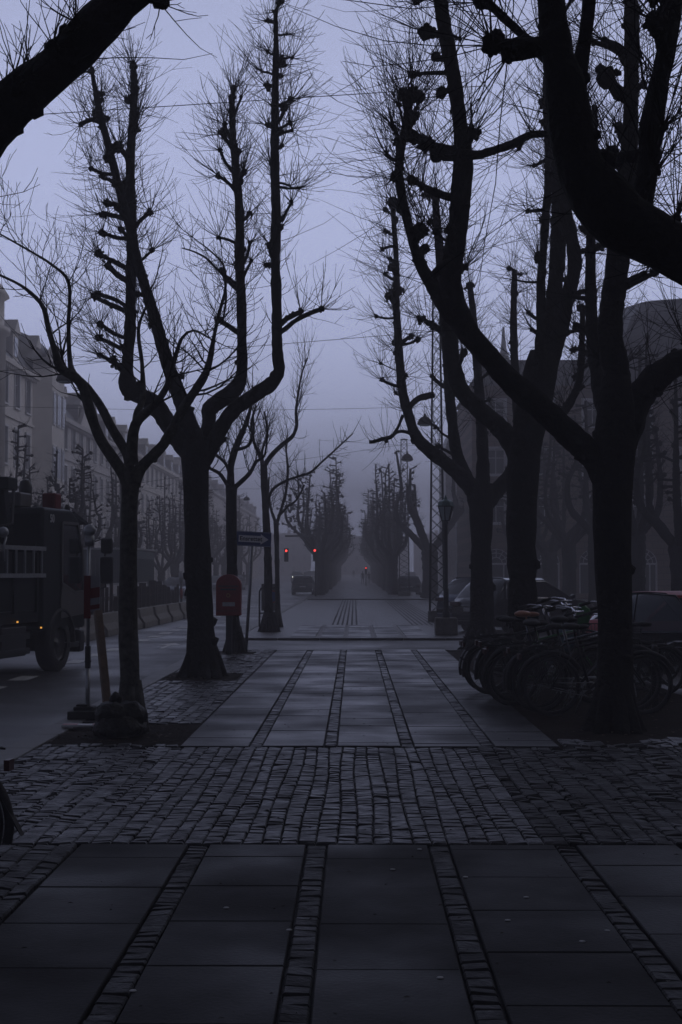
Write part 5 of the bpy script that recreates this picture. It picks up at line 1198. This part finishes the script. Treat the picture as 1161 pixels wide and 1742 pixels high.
# ------------------------------------------------------------------ bicycles
def bicycle(label, loc, rz, lean=0, frame='iron', saddle='rubber', white=True, basket=False, ret='bicycle', group='bicycles parked in a row', wr=.335, steer=0):
    """local +x forward, wheelbase along x; origin at ground below rear axle"""
    t = empty(ret, loc, rz); t.rotation_euler = (lean, 0, rz); tag(t, label, 'bicycle', group)
    wb = 1.06; rc = Vector((0, 0, wr)); fc = Vector((wb, 0, wr)); bb = Vector((.44, 0, .29)); sd = Vector((.27, 0, .88)); hd = Vector((.80, 0, .93)); hl = Vector((.86, 0, .70))
    for nm, c in (('wheel', rc), ('wheel', fc)):
        b = MB(); b.torus(c, wr-.02, .02, (0, 1, 0), 40, 7); w = b.build('wheel', 'rubber', t)
        b = MB(); b.torus(c, wr-.045, .012, (0, 1, 0), 40, 5); b.build('rim', 'rim', w)
        b = MB(); b.tube([c+Vector((0, -.045, 0)), c+Vector((0, .045, 0))], .02, 8)
        for k in range(28):
            a = 2*math.pi*k/28; b.tube([c+Vector((.018*math.cos(a+.8), (-1)**k*.03, .018*math.sin(a+.8))), c+Vector(((wr-.045)*math.cos(a), 0, (wr-.045)*math.sin(a)))], .0016, 3, caps=False)
        b.build('spokes', 'rim', w, smooth=False)
    b = MB()
    for a, c, r in ((bb, sd, .016), (sd-Vector((0, 0, .12)), hd-Vector((0, 0, .05)), .015), (bb, hl, .018), (hd, hl, .02)): b.tube([a, c], r, 8)
    for sy in (-.05, .05):
        y = Vector((0, sy, 0)); b.tube([bb+y*.4, rc+y], .009, 6); b.tube([sd-Vector((0, 0, .14))+y*.3, rc+y], .008, 6)
    b.build('frame', frame, t)
    b = MB()
    for sy in (-.05, .05): b.tube([hl+Vector((0, sy, -.02)), hl+Vector((.04, sy, -.15)), fc+Vector((0, sy, 0))], .011, 6)
    b.tube([hl+Vector((0, -.05, -.02)), hl+Vector((0, .05, -.02))], .014, 6); b.build('fork', frame, t)
    b = MB(); b.tube([hd, hd+Vector((-.04, 0, .2))], .013, 6); q = hd+Vector((-.04, 0, .2))
    b.tube([q+Vector((-.22, -.29, -.01)), q+Vector((-.10, -.29, .03)), q+Vector((.03, -.18, .02)), q, q+Vector((.03, .18, .02)), q+Vector((-.10, .29, .03)), q+Vector((-.22, .29, -.01))], .011, 7); b.build('handlebar', 'chrome', t)
    for sy in (-.29, .29): b = MB(); b.tube([q+Vector((-.25, sy, -.015)), q+Vector((-.13, sy, .02))], .017, 7); b.build('grip', 'rubber', t)
    b = MB(); b.ball(sd+Vector((-.05, 0, .11)), .1, 2, (1.1, .95, .4)); b.ball(sd+Vector((.07, 0, .105)), .06, 2, (1.6, .6, .5)); b.tube([sd, sd+Vector((-.01, 0, .1))], .012, 6); b.build('saddle', saddle, t)
    b = MB(); b.torus(rc, wr+.03, .028, (0, 1, 0), 26, 6, R(-15), R(150), 1); b.torus(fc, wr+.03, .026, (0, 1, 0), 20, 6, R(20), R(160), 1); mg = b.build('mudguard', 'rubber', t)
    if white: b = MB(); b.torus(rc, wr+.033, .029, (0, 1, 0), 10, 6, R(2), R(18), .7); b.torus(rc, wr+.033, .029, (0, 1, 0), 6, 6, R(22), R(38), .7); b.build('white_patch', 'patch', mg)
    b = MB()
    for sy in (-.06, .06): b.tube([Vector((-.32, sy, .74)), Vector((.16, sy, .76))], .007, 5); b.tube([Vector((-.2, sy, .74)), rc+Vector((0, sy, 0))], .006, 5); b.tube([Vector((.1, sy, .75)), rc+Vector((0, sy, 0))], .006, 5)
    for k in range(4): b.tube([Vector((-.3+.14*k, -.06, .75)), Vector((-.3+.14*k, .06, .75))], .005, 4)
    b.build('luggage_rack', 'iron', t)
    b = MB(); b.box((-.36, 0, .66), (.03, .09, .06)); b.build('rear_lamp', 'lamp_red', t, smooth=False)
    b = MB(); n = 20; b.torus(bb, .085, .008, (0, 1, 0), 20, 4); 
    for s_, a in ((-1, .6), (1, .6+math.pi)):
        e = bb+Vector((.165*math.cos(a), s_*.06, .165*math.sin(a))); b.tube([bb+Vector((0, s_*.06, 0)), e], .009, 5); b.box(e+Vector((0, s_*.05, 0)), (.09, .08, .02))
    b.tube([bb+Vector((0, -.03, .08)), rc+Vector((0, -.03, .035))], .005, 4); b.tube([bb+Vector((0, -.03, -.08)), rc+Vector((0, -.03, -.035))], .005, 4); b.build('crankset', 'galv', t)
    b = MB(); b.tube([Vector((.38, .04, .26)), Vector((.34, .22, .0))], .008, 5); b.build('kickstand', 'galv', t)
    if basket:
        b = MB(); c = Vector((1.04, 0, .84))
        for z, w in ((-.12, .13), (0, .15), (.12, .17)): b.tube([c+Vector((sx*w, sy*w*1.2, z)) for sx, sy in ((-1, -1), (1, -1), (1, 1), (-1, 1), (-1, -1))], .006, 4)
        for k in range(9):
            for sy in (-1, 1): u = -1+k*.25; b.tube([c+Vector((u*.13, sy*.13*1.2, -.12)), c+Vector((u*.17, sy*.17*1.2, .12))], .003, 3)
            for sx in (-1, 1): u = -1+k*.25; b.tube([c+Vector((sx*.13, u*.156, -.12)), c+Vector((sx*.17, u*.204, .12))], .003, 3)
        for k in range(6): b.tube([c+Vector((-.13, -.13+k*.052, -.12)), c+Vector((.13, -.13+k*.052, -.12))], .003, 3)
        b.build('basket', 'iron', t)
    return t
BK = [
 ('farthest bicycle of the row with a white patch on its rear mudguard', (1.9, 20.6), 10, .03, 'iron', 'rubber', True, False),
 ('second farthest bicycle of the row, grey saddle', (1.92, 20.17), 6, -.05, 'iron', 'rubber', True, True),
 ('third bicycle from the far end of the row with bright white rear mudguard stripe', (2.06, 19.75), 15, .09, 'car_blue', 'rubber', True, False),
 ('bicycle with a tan leather saddle in the middle of the row', (2.02, 19.35), 4, .05, 'iron', 'saddle_tan', True, False),
 ('bicycle with a green frame in the middle of the row', (2.12, 18.95), 12, -.04, 'bike_green', 'rubber', False, True),
 ('plain black bicycle just nearer than the green one', (2.02, 18.5), 14, .10, 'iron', 'rubber', False, False),
 ('black bicycle with wire front basket, third from the near end of the row', (2.28, 18.05), 1, -.08, 'iron', 'rubber', False, True),
 ('second nearest bicycle of the row, pale rear rim', (2.26, 17.6), 3, .05, 'car_grey', 'rubber', False, False),
 ('nearest bicycle of the row, left of the massive trunk', (2.34, 17.15), 8, .02, 'iron', 'rubber', False, False)]
for lb_, (x, y), a, ln, fr, sa, wh, ba in BK: bicycle(lb_, (x, y, 0), R(a), ln, fr, sa, wh, ba).scale = (1.08, 1.08, rf.uniform(1.02, 1.17))
for i, (x, y, a) in enumerate(((3.6, 21.4, 172), (3.6, 20.6, 176), (3.7, 19.7, 170))):
    bicycle(['far bicycle parked head-on to the row from the street side', 'middle bicycle parked head-on to the row from the street side', 'near bicycle parked head-on to the row, partly behind the massive trunk'][i], (x+.55, y+.3, 0), R(a), .04, 'iron', 'rubber', False, i == 1, group='bicycles parked from the street side')
b = MB(); c = Vector((2.85, 19.3, .85)); b.ball(c, .15, 2, (.8, .5, 1.3), rn=.12, rng=random.Random(2)); tag(b.build('carrier_bag', 'sky_bag'), 'pale blue bag hanging from a handlebar in the bicycle row', 'bag')
b = MB(); c = Vector((3.05, 19.2, 1.12)); b.ball(c, .11, 2, (.9, .5, 1.7), rn=.15, rng=random.Random(3)); tag(b.build('saddle_cover', 'bike_green'), 'green cloth draped over a handlebar in the bicycle row', 'cloth')
# cargo bicycle with clear canopy
t = empty('cargo_bicycle', (4.1, 21.6, 0), R(6)); tag(t, 'three-wheeled cargo bicycle with a clear plastic canopy right of the massive trunk', 'cargo bicycle')
for y in (-.42, .42):
    b = MB(); b.torus((.62, y, .33), .31, .022, (0, 1, 0), 36, 7); w = b.build('wheel', 'rubber', t); b = MB(); b.torus((.62, y, .33), .285, .011, (0, 1, 0), 36, 5)
    for k in range(20): a = k*math.pi/10; b.tube([(.62, y, .33), (.62+.28*math.cos(a), y, .33+.28*math.sin(a))], .0018, 3, caps=False)
    b.build('rim', 'galv', w); b = MB(); b.torus((.62, y, .33), .36, .03, (0, 1, 0), 20, 5, R(0), R(120), 1.4); b.build('mudguard', 'chrome', t)
b = MB(); b.torus((-.95, 0, .33), .31, .022, (0, 1, 0), 36, 7); b.build('wheel', 'rubber', t)
b = MB(); b.prism([(.05, .32), (1.0, .32), (1.12, .8), (-.05, .8)], -.36, .36, 'y'); o = b.build('box', 'iron', t, smooth=False); bevel(o, .02)
b = MB(); b.prism([(-.04, .81), (1.1, .81), (.62, 1.36), (.05, 1.4)], -.34, .34, 'y'); b.build('canopy', 'clear_canopy', t, smooth=False)
b = MB()
for y in (-.345, .345): b.tube([(-.04, y, .81), (.05, y, 1.4), (.62, y, 1.37), (1.1, y, .81), (-.04, y, .81)], .013, 6)
b.tube([(.05, -.345, 1.4), (.05, .345, 1.4)], .013, 6); b.tube([(.62, -.345, 1.37), (.62, .345, 1.37)], .013, 6); b.build('canopy_frame', 'iron', t)
b = MB(); b.tube([(.1, 0, .35), (-.5, 0, .3), (-.95, 0, .33)], .022, 7); b.tube([(-.5, 0, .3), (-.68, 0, .88)], .018, 7); b.tube([(-.1, 0, .4), (-.12, 0, 1.0), (-.3, -.25, 1.08)], .014, 6); b.tube([(-.12, 0, 1.0), (-.3, .25, 1.08)], .014, 6); b.tube([(-.95, 0, .33), (-.66, 0, .78)], .01, 6); b.build('frame', 'iron', t)
b = MB(); b.ball((-.7, 0, .93), .11, 2, (1.2, .9, .4)); b.build('saddle', 'rubber', t); b = MB(); b.ball((1.07, -.28, .5), .035, 2); b.build('front_lamp', 'white_p', t)
# bicycle entering at the left edge
bk = bicycle('bicycle at the bottom left edge, only its rear wheel and mudguard in view', (-2.235, 7.85, 0), R(176), .0, 'iron', 'rubber', False, False, group='bicycle at the left edge')
b = MB(); b.prism([(-.40, .36), (-.44, .28), (-.36, .40), (-.33, .48)], -.03, .03, 'y'); b.build('mud_flap', 'rubber', bk, smooth=False)

# ------------------------------------------------------------------ people far away
def person(px, Y, h, label, seed, stride=.2, col='coat'):
    rp = random.Random(seed); me = bpy.data.meshes.new('person'); s = h/1.75
    J = {'pel': (0, 0, .95), 'chest': (0, 0, 1.28), 'neck': (0, 0, 1.48), 'head': (0, -.01, 1.64), 'top': (0, 0, 1.72)}
    V = [J['pel'], J['chest'], J['neck'], J['head'], J['top']]; Rr = [.15, .17, .07, .1, .07]; E = [(0, 1), (1, 2), (2, 3), (3, 4)]
    for sx in (-1, 1):
        i = len(V); V += [(sx*.1, sx*.03, .85), (sx*.11, sx*stride*.5, .5), (sx*.11, sx*stride, .08), (sx*.11, sx*stride-.14, .04)]; Rr += [.1, .07, .05, .04]; E += [(0, i), (i, i+1), (i+1, i+2), (i+2, i+3)]
        i = len(V); V += [(sx*.19, 0, 1.4), (sx*.25, -sx*.05, 1.12), (sx*.26, -sx*.12, .88), (sx*.26, -sx*.14, .8)]; Rr += [.075, .055, .045, .035]; E += [(1, i), (i, i+1), (i+1, i+2), (i+2, i+3)]
    me.from_pydata([(a*s, b_*s, c*s) for a, b_, c in V], E, []); o = bpy.data.objects.new('person', me); C.objects.link(o); me.materials.append(M[col])
    m = o.modifiers.new('skin', 'SKIN'); me.skin_vertices
    if not me.skin_vertices: bpy.context.view_layer.objects.active = o
    sv = me.skin_vertices[0].data if me.skin_vertices else None
    if sv:
        for k, r in enumerate(Rr): sv[k].radius = (r*s, r*s*.8)
        sv[0].use_root = True
    ss = o.modifiers.new('sub', 'SUBSURF'); ss.levels = ss.render_levels = 1
    o.location = (gp(px, Y), Y, gz(Y)+.05); o.rotation_euler = (0, 0, rp.choice([0, math.pi])+rp.uniform(-.2, .2)); tag(o, label, 'person', 'people walking in the fog'); return o
person(602, 300, 1.8, 'lone faint person farthest along the middle of the avenue', 1)
person(617.5, 190, 1.75, 'left person of the two walking together down the avenue in fog', 2)
person(628, 193, 1.68, 'right person of the two walking together down the avenue in fog', 3)
person(415, 150, 1.75, 'faint person in dark clothes crossing the left street beyond the mailbox', 4)
# ------------------------------------------------------------------ haze
b = MB(); b.box((0, 260, 18), (420, 700, 40)); b.v = [Vector((v.x, v.y, -1.2 if v.z < 0 else 37)) for v in b.v]
hz = b.build('haze', None if False else 'galv', smooth=False); hz['kind'] = 'stuff'
hm = bpy.data.materials.new('haze'); hm.use_nodes = True; n = hm.node_tree; n.nodes.clear()
pv = n.nodes.new('ShaderNodeVolumePrincipled'); pv.inputs['Color'].default_value = (.88, .85, .88, 1); pv.inputs['Density'].default_value = HAZE; pv.inputs['Anisotropy'].default_value = .05
mo = n.nodes.new('ShaderNodeOutputMaterial'); n.links.new(pv.outputs[0], mo.inputs['Volume']); hz.data.materials.clear(); hz.data.materials.append(hm)
